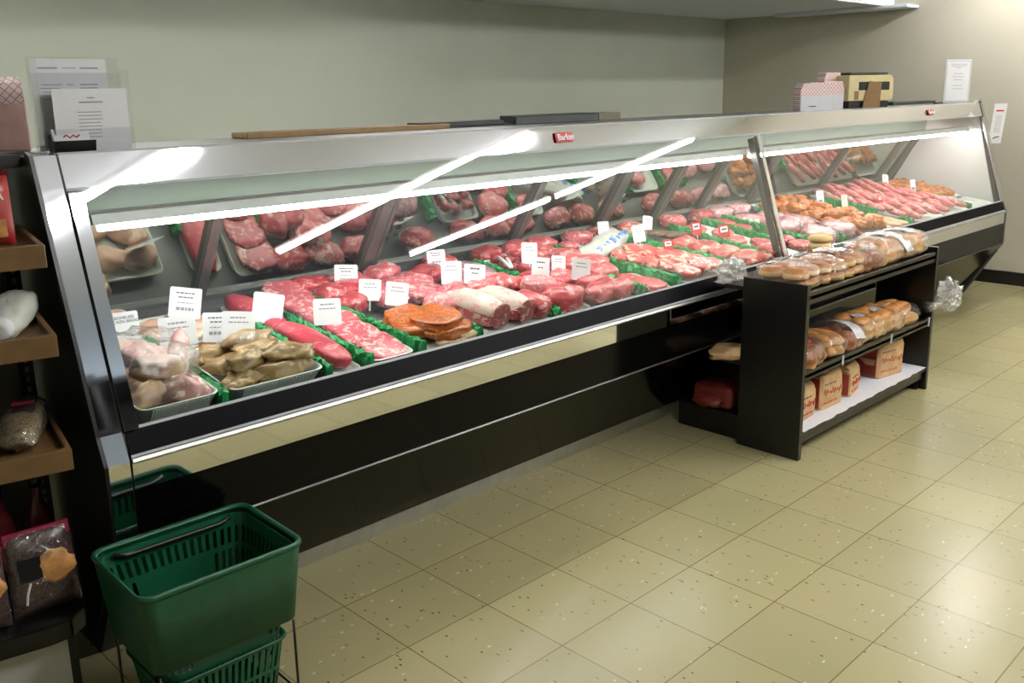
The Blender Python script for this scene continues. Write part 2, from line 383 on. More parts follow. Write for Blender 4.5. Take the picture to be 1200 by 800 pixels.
# ------------------------------------------------------------------ the two display cases
FRONTLINE = [(.30,1.366), (.272,1.283), (.085,.69), (.055,.62), (.055,.392)]
def glass_y(z): return .085+(z-.69)*(.272-.085)/(1.283-.69)
def display_case(x0, x1, label, left_end, doors, name='meat_display_case'):
    t = thing(name, label, 'display case', (x0, .5, 0), 0, 'glass fronted meat cases')
    def P(mb, n, mat, par=t, **k):
        o = mb.obj(n, mat, None, **k); o.parent = par
        if par is t: o.matrix_parent_inverse = Matrix.Translation((-x0, -.5, 0))
        return o
    i0 = x0+.055 if left_end else x0; i1 = x1 if left_end else x1-.06
    P(MB().prism([(.29,0), (.315,.0), (.335,.062), (.30,.066)][::-1] if False else [(.30,.0), (.282,.062), (.34,.062), (.34,.0)], i0, i1), 'kick_plate', 'kick_metal')
    P(MB().prism([(.28,.065), (.062,.385), (.10,.385), (.32,.065)], i0, i1), 'lower_panel', 'black_panel')
    P(MB().prism([(.062,.384), (.054,.3885), (.057,.3925), (.10,.3925), (.10,.384)], i0, i1), 'panel_trim', 'crease_glint')  # its paler colour imitates light caught on the lower panel's top edge
    P(MB().box(i0, i1, .058, .10, .394, .54), 'upper_panel', 'black_panel')
    P(MB().box(i0, i1, .056, .10, .54, .618), 'mirror_strip', 'chrome')
    P(MB().prism([(.05,.612), (.046,.618), (.05,.626), (.10,.626), (.10,.612)], i0, i1), 'bumper_lip', 'kick_metal')
    rail = P(MB().prism([(.056,.626), (.086,.692), (.097,.692), (.097,.626)], i0, i1), 'glass_rail', 'black_rail')
    for a in (.02, .97):
        ya, za = .056+.03*a, .626+.066*a
        P(MB().prism([(ya-.0015, za), (ya+.0012, za+.006), (ya+.006, za+.006), (ya+.006, za)], i0, i1), 'rail_line', 'white_line', rail)
    P(MB().prism([(.12,.0), (.12,.64), (1.0,.77), (1.0,0)][::-1] if False else [(.34,.0), (.34,.07), (.12,.39), (.12,.62), (.098,.62), (.098,.648), (.93,.7725), (1.0,.776), (1.0,.0)], i0, i1), 'cabinet_body', 'dark_grey')
    P(MB().prism([(.098,.6487), (.098,.6537), (.90,.774), (.90,.769)], i0, i1), 'deck', 'deck_grey')
    g0 = x0+.089 if left_end else x0+.035; g1 = x1-.025 if left_end else x1-.095
    P(MB().prism([(.087,.692), (.272,1.285), (.278,1.285), (.093,.692)], g0, g1), 'front_glass', 'glass')
    P(MB().prism([(.30,1.366), (.272,1.281), (.285,1.278), (.315,1.352)], i0, i1), 'canopy', 'chrome')
    P(MB().prism([(.3035,1.371), (.3005,1.3655), (.309,1.3655), (.309,1.371)], i0, i1), 'canopy_edge', 'white_line')
    P(MB().prism([(.273,1.284), (.2705,1.2775), (.285,1.2765), (.285,1.284)], i0, i1), 'canopy_edge', 'white_line')
    P(MB().box(i0, i1, .302, .72, 1.35, 1.366), 'top_panel', 'steel')
    P(MB().prism([(.655,1.175), (.63,1.35), (.72,1.35), (.69,1.175)], i0, i1), 'rear_header', 'header_paint')
    # rear doors lean from (y .905, z .776) up to (.66, 1.18)
    P(MB().prism([(.895,.774), (.885,.80), (.935,.80), (.94,.774)], i0, i1), 'door_track', 'frame_metal')
    a, b_ = Vector((.895,.80)), Vector((.655,1.18)); d = (b_-a).normalized(); nrm = Vector((d.y, -d.x))*-1
    def quad(x_0, x_1, s0, s1, o0, o1):
        L = (b_-a).length
        pr = [a+d*L*s0+nrm*o0, a+d*L*s1+nrm*o0, a+d*L*s1+nrm*o1, a+d*L*s0+nrm*o1]
        return MB().prism([tuple(p) for p in pr], x_0, x_1)
    for k, (p, q, wide) in enumerate(doors):
        dr = P(quad(p, q, 0, 1, -.012, -.018), 'rear_door', 'mirror')
        w = .05 if wide else .022
        fr = quad(q-w, q, 0, 1, -.012, .012)
        pr = quad(p, p+.018, 0, 1, -.012, .006)
        fr.add(pr.v, pr.f)
        tp = quad(p+.018, q-w, .965, 1, -.012, .004); fr.add(tp.v, tp.f)
        tp = quad(p+.018, q-w, 0, .05, -.012, .004); fr.add(tp.v, tp.f)
        P(fr, 'door_frame', 'frame_metal', dr)
        if wide:
            for r_ in range(3):
                for c_ in range(2):
                    s = .34+.085*r_+.03*c_; xx = q+.045+.045*c_
                    pr = quad(xx-.011, xx+.011, s-.022, s+.022, -.0118, -.010); P(pr, 'vent_hole', 'black_plastic', dr)
    # light under the canopy
    l0 = x0+.13 if left_end else x0+.02; l1 = x1-.02 if left_end else x1-.12
    lf = P(MB().prism([(.335,1.205), (.325,1.178), (.395,1.178), (.395,1.205)], l0, l1), 'light_fixture', 'white_enamel')
    P(MB().tube([(l0+.02, .35, 1.168), (l1-.02, .35, 1.168)], .010, 8), 'light_tube', 'case_tube', lf, smooth=True)
    # end panels and posts
    ep = [(.30,1.36), (.085,.69), (.062,.62), (.062,.392), (.29,.0), (1.0,.0), (1.0,.80), (.72,1.36)]
    if left_end:
        P(MB().prism(ep, x0, x0+.06), 'end_panel', 'dark_grey')
        P(MB().strip([(.33,1.372)]+FRONTLINE+[(.12,.30)], x0-.004, x0+.049, -.012), 'end_post', 'chrome')
        P(MB().strip([(.33,1.376)]+FRONTLINE+[(.28,.07)], x0-.014, x0-.0045, -.02), 'end_bumper', 'black_plastic')
        P(MB().strip([(.268,1.27), (.083,.69)], x0+.053, x0+.088, .012), 'glass_frame', 'chrome')
        P(MB().strip([(.272,1.28), (.085,.69)], x1-.028, x1, -.006), 'glass_frame', 'chrome')
        P(MB().strip([(.30,1.26), (.12,.69)], x1-.02, x1-.005, -.03), 'glass_seal', 'black_plastic')
    else:
        P(MB().prism(ep, x1-.06, x1), 'end_panel', 'dark_grey')
        P(MB().prism([(.29,1.28), (.13,.668), (.88,.776), (.655,1.175), (.64,1.28)], x1-.072, x1-.0605), 'end_liner', 'white_enamel')
        P(MB().strip([(.33,1.372)]+FRONTLINE+[(.12,.30)], x1-.03, x1, -.012), 'end_post', 'steel')
        P(MB().strip([(.12,.32), (.30,.02)], x1-.03, x1, -.006), 'foot_trim', 'steel')
        P(MB().strip([(.268,1.27), (.083,.69)], x1-.095, x1-.06, .01), 'glass_frame', 'steel')
        P(MB().strip([(.29,1.27), (.10,.69)], x0+.002, x0+.03, -.02), 'glass_seal', 'black_plastic')
        P(MB().tube([(x1-.30,.30,1.30), (x1-.12,.305,1.372), (x1-.03,.31,1.395), (x1+.002,.31,1.37)], .010, 8), 'canopy_cap', 'chrome', smooth=True)
    return t, P
X0, XJ, X1 = -.61, 2.71, 5.72
caseL, PL = display_case(X0, XJ, 'long meat case with glass front left of the chrome joint post', True,
    [(-.54,.06,False), (.06,.79,True), (.80,1.62,False), (1.63,2.25,True), (2.26,2.70,False)])
caseR, PR = display_case(XJ, X1, 'meat case section right of the joint post behind the bread rack', False,
    [(2.72,3.12,False), (3.13,3.68,True), (3.69,4.56,False), (4.57,5.46,True), (5.47,5.645,False)])
def badge(x, P, w=.10, h=.036):
    y, z = .2835, 1.327
    b = P(MB().prism([(y-.003-.006, z-h/2), (y-.003+.006, z+h/2), (y+.006, z+h/2), (y-.006, z-h/2)], x-w/2, x+w/2), 'badge', 'label_red', bevel=.002)
    text('Barker', .034, 'card', b, Matrix.Translation((x, y-.0115, z)) @ Matrix.Rotation(R(-18.5), 4, 'X') @ FRONT, .001, bold=True)
    return b
badge(1.30, PL); badge(4.78, PR, .09, .032)

# ------------------------------------------------------------------ deck contents
TILT = math.atan(.15)
def dz(y): return .6585+.15*(y-.1)
def dpos(x, y, h=0): return (x, y, dz(y)+h)
def tray(x0, x1, y0, y1, h, label, mat='white_plastic', ribs=False, name='meat_tray', rz=0):
    y0 = max(y0, .112); w, d = x1-x0, y1-y0; t = MB(); fl = .86 if h > .04 else .93
    out_ = [[(x, y, z) for x, y in rrect(w*k, d*k, .03)] for z, k in ((0, fl), (h*.98, .99), (h, 1.0), (h+.002, .985))]
    inn = [[(x, y, z) for x, y in rrect(w*k-.008, d*k-.008, .028)] for z, k in ((h, .985), (.006, fl))]
    t.loft(out_+inn, True, True)
    o = t.obj(name, mat, None, True); put(o, dpos((x0+x1)/2, (y0+y1)/2, .002), rz, TILT)
    md = o.modifiers.new('edges', 'EDGE_SPLIT'); md.split_angle = R(40)
    tag(o, label, 'tray')
    if ribs:
        r = MB(); n = int(w/.011)
        for i in range(n):
            x = -w*fl/2+.02+(w*fl-.04)*i/(n-1)
            for sgn in (-1,):
                y0_, y1_ = -d*fl/2, -d*.495
                r.add([(x-.002, y0_-.0015, .004), (x+.002, y0_-.0015, .004), (x+.002, y1_-.0015, h*.9), (x-.002, y1_-.0015, h*.9), (x-.002, y0_+.002, .004), (x+.002, y0_+.002, .004), (x+.002, y1_+.002, h*.9), (x-.002, y1_+.002, h*.9)],
                      [(0,1,2,3), (0,3,7,4), (1,5,6,2), (3,2,6,7), (0,4,5,1)])
        r.obj('rib', mat, o)
    return o
def clamp(o):            # keep a thing behind the leaning front glass
    need = 0
    for v in o.data.vertices:
        w = o.matrix_world @ v.co; need = max(need, max(.105, glass_y(w.z)+.014)-w.y)
    if need > 0: o.matrix_world = Matrix.Translation((0, need, need*.15)) @ o.matrix_world
def piece(name, kind, x, y, h, rz, label, group=None, cat='meat', tilt2=0, roll=0):
    me = kind if not isinstance(kind, str) else SHAPES[kind]()
    o = link(name, me); put(o, dpos(x, y, h), R(rz), TILT, Matrix.Rotation(R(tilt2), 4, 'X') @ Matrix.Rotation(R(roll), 4, 'Y'))
    clamp(o); return tag(o, label, cat, group)
_sd = [0]
def mk(mat, sx, sy, sz, e1=1, e2=1, amp=.2, sc=1.4, seed=None, fine=.06, flat=-.75, bend=0, nu=28, nv=14):
    if seed is None: _sd[0] += 1; seed = _sd[0]
    return lump(sx, sy, sz, e1, e2, amp, sc, seed, nu, nv, fine, flat, bend).mesh('cut', mat, True)

def divider(a, b, label, h=.055):
    a, b = Vector(a), Vector(b); b.y = max(b.y, .116); L = (b-a).length; ang = math.atan2((b-a).y, (b-a).x); n = max(6, int(L/.011)); rg = random.Random(int(a.x*1000)+int(b.y*977)); rings = []
    for i in range(n+1):
        x = -L/2+L*i/n; ring = []
        for k in range(10):
            t = 2*math.pi*k/10; yy = .013*spow(math.cos(t), .7); zz = h/2+h/2*spow(math.sin(t), .5)
            j = .006 if zz > h*.3 else .001
            ring.append((x+rg.uniform(-j, j), yy+rg.uniform(-j, j), zz+rg.uniform(-j, j)*(1.2 if zz > h*.8 else .3)))
        rings.append(ring)
    mb = MB().loft(rings, True, True)
    for i in range(int(L*260)):
        x = rg.uniform(-L/2, L/2); s = rg.choice((-1, 1)); z = rg.uniform(h*.25, h*1.0); y = s*rg.uniform(.004, .015) if z > h*.9 else s*.013
        q = Vector((x, y, z)); r1 = .008
        d1 = Vector((rg.uniform(-1,1), rg.uniform(-.6,.6)+s*.4, rg.uniform(-.2,1))).normalized()*r1; d2 = d1.cross(Vector((rg.uniform(-1,1), rg.uniform(-1,1), .5))).normalized()*r1*.7
        mb.add([q-d1*.4, q+d2, q+d1, q-d2], [(0,1,2), (0,2,3)])
    o = mb.obj('parsley_divider', 'parsley'); put(o, dpos((a.x+b.x)/2, (a.y+b.y)/2, .003), ang, 0)
    s = .15*(b.y-a.y)/L if L else 0
    o.matrix_world = Matrix.Translation(dpos((a.x+b.x)/2, (a.y+b.y)/2, .002)) @ Matrix.Rotation(ang, 4, 'Z') @ Matrix.Rotation(-math.atan(s), 4, 'Y')
    return tag(o, label, 'divider')
DIV = [((-.262,.60), (-.262,.10), 'green parsley strip between the two deep poultry trays'),
 ((.075,.66), (.075,.10), 'green parsley strip left of the pork tenderloins'),
 ((.20,.66), (.225,.06), 'green parsley strip between tenderloins and pork steaks'),
 ((.385,.74), (.44,.06), 'long green parsley strip right of the pork steaks'),
 ((.685,.42), (.685,.09), 'green parsley strip in front between orange chops and pale roasts'),
 ((1.02,.50), (1.08,.09), 'green parsley strip between tied roasts and the small tray'),
 ((1.22,.74), (1.27,.30), 'green parsley strip left of the dark beef cubes'),
 ((1.55,.60), (1.61,.06), 'green parsley strip left of the flat red steaks'),
 ((1.72,.74), (1.86,.06), 'green parsley strip left of the layered cutlets'),
 ((2.20,.74), (2.32,.07), 'green parsley strip left of the ribs near the joint'),
 ((2.62,.74), (2.62,.15), 'green parsley strip right of the ribs near the joint'),
 ((2.93,.74), (2.93,.30), 'green parsley strip just behind the joint post'),
 ((3.12,.74), (3.12,.08), 'green parsley strip behind the stack of golden rounds'),
 ((3.36,.30), (3.36,.06), 'short green parsley strip in front of the wrapped hams'),
 ((3.52,.74), (3.52,.45), 'green parsley strip behind the wrapped hams'),
 ((4.27,.72), (4.27,.36), 'green parsley strip left of the pink sausages'),
 ((4.22,.20), (4.22,.06), 'short green parsley strip right of the patties at the glass'),
 ((5.16,.32), (5.16,.08), 'green parsley strip at the front end of the sausage tray'),
 ((5.42,.66), (5.22,.30), 'green parsley strip left of the browned pieces in the far corner')]
for a, b, l in DIV: divider(a, b, l)

# left poultry trays
tray(-.50, -.275, .115, .50, .058, 'deep ribbed white tray of bagged chicken at the left end', ribs=True)
tray(-.245, .06, .115, .44, .052, 'deep ribbed white tray of tan marinated chicken', ribs=True)
tray(-.42, -.02, .53, .80, .03, 'white tray of chicken breasts at the back left')
tray(-.245, .05, .445, .525, .024, 'narrow white tray of orange chicken strips')
ck = [(-.44,.20,.06,20,.055,.04,.032), (-.35,.18,.062,-30,.06,.042,.034), (-.43,.30,.06,70,.055,.045,.036), (-.34,.29,.066,10,.05,.045,.038), (-.42,.41,.06,-20,.06,.05,.035), (-.34,.40,.066,50,.055,.045,.035), (-.39,.25,.105,-40,.06,.045,.036), (-.39,.35,.105,30,.06,.042,.034)]
for i, (x, y, h, rz, a, b, c) in enumerate(ck):
    piece('chicken_piece', mk('chicken_pink' if i % 2 else 'chicken', a*1.12, b*1.12, c*1.15, 1, 1, .4, 1.8, fine=.09), x, y, h, rz, 'raw pink chicken piece inside the plastic bag at the far left', 'bagged chicken pieces')
piece('chicken_drumstick', lump(.085, .03, .03, 1, 1, .25, 1.6, 5, 24, 14, .03, None).mesh('cut', 'chicken_pink', True), -.325, .25, .125, 55, 'raw drumstick poking up at the right of the chicken bag', 'bagged chicken pieces', tilt2=0, roll=-35)
o = link('plastic_bag', lump(.115, .165, .085, .7, .7, .25, 2.2, 31, 44, 24, .10, -.8).mesh('plastic_bag', 'wrap', True)); put(o, dpos(-.388, .305, .085), 0, TILT); tag(o, 'clear crinkled bag over the raw chicken in the left tray', 'plastic bag')
tn = [(-.17,.18,20,.075,.035), (-.06,.17,-8,.085,.036), (.0,.24,10,.06,.04), (-.15,.27,-15,.08,.036), (-.04,.32,25,.08,.038), (-.17,.36,10,.07,.034), (-.01,.39,-20,.06,.03)]
for i, (x, y, rz, a, b) in enumerate(tn):
    piece('marinated_chicken', mk('chicken_tan', a*1.1, b*1.15, .03, 1, 1, .38, 1.9, fine=.1), x, y, .048+.006*(i % 2), rz, 'tan marinated chicken breast heaped in the deep white tray', 'tan chicken breasts')
for i, (x, y, rz) in enumerate([(-.09,.25,15), (-.02,.19,-12), (-.14,.21,30), (-.06,.33,5)]):
    piece('marinated_chicken', mk('chicken_tan', .08, .042, .026, 1, 1, .38, 1.9, fine=.1), x, y, .092, rz, 'tan marinated chicken breast on top of the heap', 'tan chicken breasts on top')
o = link('ice_bag', lump(.035, .025, .018, .8, .8, .3, 2, 3, 24, 12, .1).mesh('ice', 'wrap', True)); put(o, dpos(-.1, .27, .125), R(20), TILT); tag(o, 'small crumpled clear plastic piece on the tan chicken', 'plastic')
for i, (x, y, rz) in enumerate([(-.34,.60,10), (-.22,.60,-10), (-.10,.62,15), (-.33,.70,-5), (-.20,.71,10), (-.09,.72,-15)]):
    piece('chicken_breast', mk('chicken_breast', .068, .045, .022, 1, 1, .25, 1.5), x, y, .032, rz, 'pale raw chicken breast in the back left tray', 'pale chicken breasts')
for i, (x, y, rz) in enumerate([(-.12,.485,4), (-.03,.49,-6), (.02,.475,10), (-.08,.505,0)]):
    piece('chicken_strip', mk('marinade_orange', .055, .017, .014, 1, 1, .2, 1.6), x, y, .026+.004*(i % 2), rz, 'orange marinated chicken strip in the narrow white tray', 'orange chicken strips')
# pork tenderloins
tray(.085, .20, .10, .82, .018, 'thin clear edged tray of pork tenderloins', 'white_plastic')
for x, y, l in [(.135,.64,'pork tenderloin at the back of its narrow tray'), (.15,.32,'pork tenderloin at the front against the glass')]:
    piece('pork_tenderloin', mk('tenderloin', .05, .19, .033, .8, .8, .12, 1.3), x, y, .042, 0, 'long smooth pink '+l)
# pork shoulder steaks
tray(.235, .405, .085, .86, .03, 'white tray of marbled pork steaks')
for i, y in enumerate((.19, .31, .43, .55, .67, .77)):
    piece('pork_steak', mk('pork', .075, .085, .013, .45, .85, .16, 1.6, flat=-.9), .32+.006*(i % 3), y, .036+.002*i, 12*(i % 2)-6, 'marbled pink pork steak in the overlapping row behind the price card', 'overlapping pork steaks', tilt2=9)
# orange spiced chops and the beef behind
tray(.46, .665, .085, .42, .02, 'white tray of orange spiced pork chops')
for i, (x, y, h, rz, lab) in enumerate([(.56,.34,.045,20,'rear'), (.53,.25,.052,-10,'left'), (.58,.22,.075,30,'topmost'), (.59,.15,.05,10,'front')]):
    piece('spiced_chop', mk('chop_spice', .10, .08, .019, .4, .75, .22, 1.8, fine=.12, flat=-.85), x, y, h, rz, lab+' orange spice-coated pork chop in the stack by the glass')
for i, (x, y, h) in enumerate([(.60,.105,.028), (.635,.115,.036), (.57,.1,.026)]):
    piece('chop_slice', mk('pale_cut', .05, .034, .012, .5, .8, .15, 1.5, flat=-.85), x, y, h, -8+6*i, 'pale cream pork slice edge under the orange chops', 'pale slices under the orange chops')
for i, (x, y, h, rz, a, b) in enumerate([(.45,.66,.05,10,.06,.06), (.53,.64,.05,-20,.06,.055), (.47,.55,.045,30,.065,.05)]):
    piece('beef_shank', mk('beef', a, b, .036, .7, .85, .2, 1.6), x, y, h, rz, ['dark red beef cut nearest the back left card', 'dark red beef cut between two white cards', 'dark red beef cut behind the orange chops'][i])
for i, (x, y, rz) in enumerate([(.66,.64,10), (.73,.60,-15), (.64,.54,25), (.74,.51,0), (.80,.56,20)]):
    piece('ham_steak', mk('pork', .072, .07, .022, .5, .85, .16, 1.6, flat=-.85), x, y, .04+.012*(i % 2), rz, 'thick pink pork steak in the heap beside the middle cards', 'pink pork steaks by the middle cards')
piece('beef_round', mk('beef_dark', .08, .06, .04, .8, .9, .15, 1.5), .93, .69, .045, 10, 'rounded deep red beef cut beneath the middle back card')
# pork roasts with fat
def roast(x, y, h, L, r, rz, label, mat='pork', fat=True, cut=True):
    t = thing('pork_roast', label, 'meat', dpos(x, y, h), R(rz), None, TILT)
    lump(r, L/2, r*.92, .9, .45, .10, 1.4, int(x*100), 30, 18, .02, -.8).obj('lean', mat, t, True)
    if fat:
        f = lump(r*1.03, L/2*.97, r*.98, .9, .45, .10, 1.4, int(x*100), 30, 18, .05, .15); f.obj('fat_cap', 'fat', t, True)
    if cut: 
        e = lump(r*.86, .006, r*.8, .8, .9, .08, 1.4, 3, 24, 10, .02, -.85); e.v = [(a, b-L/2*.985, c) for a, b, c in e.v]; e.obj('cut_face', 'roast_cut', t, True)
    return t
tray(.705, 1.06, .085, .46, .014, 'low white tray under the pale pork roasts')
roast(.80, .265, .062, .25, .058, 8, 'pale fat-covered pork roast with a purple cut end, left of the pair')
roast(.925, .255, .06, .24, .056, 10, 'fat-streaked pork roast with a brown cut end, right of the pair')
roast(1.03, .215, .05, .17, .05, 12, 'smaller bare red pork roast right of the pale pair', 'beef_steak', False, False)
for i, (x, y, h, rz) in enumerate([(.84,.41,.06,0), (.95,.40,.075,25), (.73,.36,.055,-20), (1.10,.42,.05,10)]):
    piece('roast_piece', mk(['pork', 'beef_steak', 'pork_pale', 'beef_steak'][i], .075, .06, .042, .7, .8, .22, 1.6), x, y, h, rz, ['pink roast piece behind the pale roasts', 'red wedge-shaped roast standing behind the pale pair', 'pale pink roast piece beside the orange chops', 'red roast piece right of the green front strip'][i])
o = piece('mince_pack', mk('purple_mince', .085, .11, .04, .8, .8, .1, 1.4), 1.09, .60, .045, 10, 'plastic-wrapped purple-grey mince beside the middle back card')
w = lump(.088, .113, .042, .8, .8, .12, 1.5, 4, 40, 20, .06, -.8).obj('wrapper', 'wrap', o, True)
# beef trays
tray(1.28, 1.50, .44, .76, .03, 'white tray of dark beef cubes')
k = 0
for i in range(5):
    for j in range(5):
        k += 1
        piece('beef_cube', mk('beef_dark', .023, .021, .02, .6, .6, .2, 1.5, nu=14, nv=8), 1.31+.037*i+rnd.uniform(-.008,.008), .49+.05*j+rnd.uniform(-.01,.01), .028+rnd.choice((0,.018,.03)), rnd.uniform(0,90), 'dark red beef cube heaped in the back tray', 'beef stewing cubes')
t = thing('tongs', 'white plastic tongs lying on the beef cube tray', 'tongs', dpos(1.30, .62, .06), R(60), None, TILT)
for s in (-1, 1): MB().tube([(-.10, s*.004, .01), (-.02, s*.012, .012), (.10, s*.02, 0)], [.006, .008, .012], 8).obj('arm', 'white_plastic', t, True)
tray(1.12, 1.28, .09, .30, .022, 'small white tray of tied roast at the glass')
piece('rib_roast', mk('beef_steak', .085, .075, .045, .6, .75, .2, 1.6), 1.19, .19, .055, 10, 'brown-edged rib roast in the small tray at the glass')
piece('rib_roast_slab', mk('pork_pale', .07, .07, .03, .5, .8, .2, 1.6), 1.17, .30, .075, 30, 'paler rib roast slab behind the small tray')
for i, (x, y, h, rz, a, b, c) in enumerate([(1.27,.41,.05,0,.08,.06,.035), (1.38,.36,.05,20,.085,.06,.035), (1.45,.26,.05,-15,.085,.055,.038), (1.50,.14,.045,20,.095,.045,.036), (1.38,.17,.045,15,.085,.05,.038)]):
    piece('beef_roast', mk('beef_steak' if i % 2 else 'beef', a, b, c, .65, .7, .2, 1.6), x, y, h, rz, ['red beef roast behind the two front cards', 'red beef roast under the right leaning card', 'red beef roast right of the leaning card', 'long red beef roast at the glass beside the green strip', 'red beef roast at the glass beside the small tray'][i])
for i, (x, y, h, rz) in enumerate([(1.60,.70,.04,0), (1.66,.60,.045,25), (1.58,.52,.04,-20), (1.68,.46,.05,10), (1.63,.37,.045,0)]):
    piece('sirloin', mk('beef_steak', .08, .07, .028, .55, .85, .15, 1.5, flat=-.85), x, y, h, rz, ['red sirloin at the back beside the beef cubes', 'red sirloin overlapping the rear one', 'red sirloin left of the blue printed bag', 'plump red sirloin before the blue printed bag', 'red sirloin behind the flat steaks'][i])
tray(1.63, 1.80, .08, .34, .02, 'white tray of flat red steaks at the glass')
for i, (x, y, rz) in enumerate([(1.70,.25,0), (1.72,.15,15)]):
    piece('flat_steak', mk('beef_steak', .068, .08, .012, .4, .8, .1, 1.5, flat=-.9), x, y, .024+.006*i, rz, ['flat smooth red steak, rear one of the tray', 'flat smooth red steak touching the glass'][i])
# printed plastic bags at the back
for i, (x, y, rz, L) in enumerate([(1.88,.60,24,.17), (2.06,.67,24,.15)]):
    t = thing('printed_bag', ['blue printed white plastic bag over the sirloins', 'blue printed white plastic bag below the thin cards'][i], 'plastic bag', dpos(x, y, .04), R(rz), 'blue printed plastic bags', TILT)
    lump(L*1.1, .06, .045, .7, .6, .2, 2.0, 40+i, 36, 18, .08, -.8).obj('bag_film', 'white_wrap', t, True)
    for q in range(4): lump(.022, .014, .012, .8, .8, .3, 2, q, 14, 8).obj('print_patch', 'blue_ink' if q % 2 else 'pack_blue', t, True).location = (-L*.6+q*L*.4, -.035, .034)
piece('pork_pack', mk('pork', .05, .04, .02, .7, .9, .2, 1.5), 1.80, .71, .045, 0, 'pink pork piece on a white pad at the back')
tray(1.75, 1.93, .64, .78, .02, 'white pad behind the blue printed bag')
# cutlets
tray(1.90, 2.26, .10, .58, .022, 'white tray of layered pork cutlets')
k = 0
for j, y in enumerate((.50, .42, .34, .26, .18)):
    for i in range(3):
        x = 1.96+.10*i+.014*j-.02
        piece('cutlet', mk('bacon', .065, .055, .011, .45, .85, .18, 1.7, flat=-.9), x+rnd.uniform(-.01,.01), y+rnd.uniform(-.01,.01), .036+.012*(i % 2)+.004*j, rnd.uniform(-25,25), 'thin pink cutlet layered in rows left of the ribs', 'layered pork cutlets', tilt2=10)
# sausage, ribs
for i in range(4):
    piece('dark_sausage', mk('sausage_dark', .105, .017, .017, .9, .5, .1, 2, flat=None, bend=.12), 2.44+.03*i, .68-.035*i, .035, -28, 'dark smoked sausage lying behind the ribs', 'dark smoked sausages')
t = thing('clear_jar', 'small clear tub with blue label at the back before the cutlets', 'tub', dpos(2.30,.68,.005), 0, None, TILT)
MB().loft([[(r*math.cos(a*math.pi/8), r*math.sin(a*math.pi/8), z) for a in range(16)] for r, z in ((.026,0), (.03,.05), (.03,.058), (.02,.062))], True, True).obj('tub_body', 'tag_brown', t, True)
MB().loft([[(r*math.cos(a*math.pi/8), r*math.sin(a*math.pi/8), z) for a in range(16)] for r, z in ((.0305,.01), (.0305,.045))]).obj('tub_label', 'blue_ink', t, True)
for i, (x, y, rz) in enumerate([(2.42,.50,20), (2.46,.40,15), (2.47,.30,10), (2.50,.20,20), (2.53,.12,5)]):
    piece('rib_slab', mk('bacon', .11, .05, .022, .6, .7, .25, 2), x, y, .036, rz, ['pork rib slab at the rear of its tray', 'pork rib slab second from the rear', 'middle pork rib slab of the row', 'pork rib slab second from the glass', 'pork rib slab nearest the glass'][i]+' left of the joint post')
tray(2.34, 2.60, .085, .58, .016, 'white tray of rib slabs left of the joint post')
for i, (x, y) in enumerate([(2.72,.64), (2.80,.52), (2.74,.40), (2.83,.30), (2.74,.20)]):
    piece('veal_chop', mk('beef_steak', .07, .055, .016, .5, .8, .2, 1.6, flat=-.9), x, y, .034, 20*i, 'red chop in the white tray just behind the joint post', 'red chops behind the joint post')
tray(2.66, 2.90, .09, .74, .02, 'white tray of red chops behind the joint post')
for i, (x, y) in enumerate([(3.03,.66), (3.02,.54), (3.04,.30), (3.0,.18), (3.06,.12)]):
    piece('beef_slice', mk('beef', .062, .055, .018, .5, .8, .2, 1.6, flat=-.9), x, y, .03, 30*i, 'red beef slice in the column right of the joint post', 'red slices right of the joint post')
# wrapped hams
for i, (x, y, rz) in enumerate([(3.20,.40,10), (3.36,.40,30), (3.48,.22,0), (3.24,.20,40)]):
    o = piece('wrapped_ham', mk('ham', .10, .09, .045, .6, .85, .14, 1.5), x, y, .05, rz, ['wrapped pink ham half nearest the joint post', 'wrapped pink ham half in the middle of the three', 'wrapped pink ham half in front by the bread', 'small wrapped pink meat in front of the ham halves'][i])
    lump(.104, .094, .048, .6, .85, .16, 1.6, i, 40, 20, .05, -.8).obj('film', 'wrap', o, True)
# orange seasoned chicken heap
tray(3.60, 3.96, .09, .87, .03, 'white tray of orange seasoned meat')
for i in range(10):
    for j in range(5):
        piece('seasoned_chunk', mk('seasoned' if (i+j) % 3 else 'marinade_orange', .044, .033, .026, .8, .8, .5, 2.2, fine=.16, nu=20, nv=12), 3.65+.064*j+rnd.uniform(-.02,.02), .16+.068*i+rnd.uniform(-.015,.015), .04+rnd.choice((0,.02,.034)), rnd.uniform(0,180), 'orange seasoned meat chunk in the big heaped tray', 'orange seasoned chunks')
for i in range(6):
    piece('red_strip', mk('beef', .05, .016, .014, .8, .8, .2, 1.6), 3.57, .14+.09*i, .04, 70+rnd.uniform(-15,15), 'red meat strip along the left edge of the orange heap', 'red strips beside the orange heap')
# patties
tray(3.99, 4.20, .09, .36, .026, 'white tray of pale meat patties')
for i in range(3):
    for j in range(2): piece('patty', mk('patty', .05, .05, .010, .4, 1, .04, 1.5, flat=-.9), 4.05+.09*j, .14+.085*i, .034, 0, 'flat tan patty in the tray before the sausages', 'tan patties')
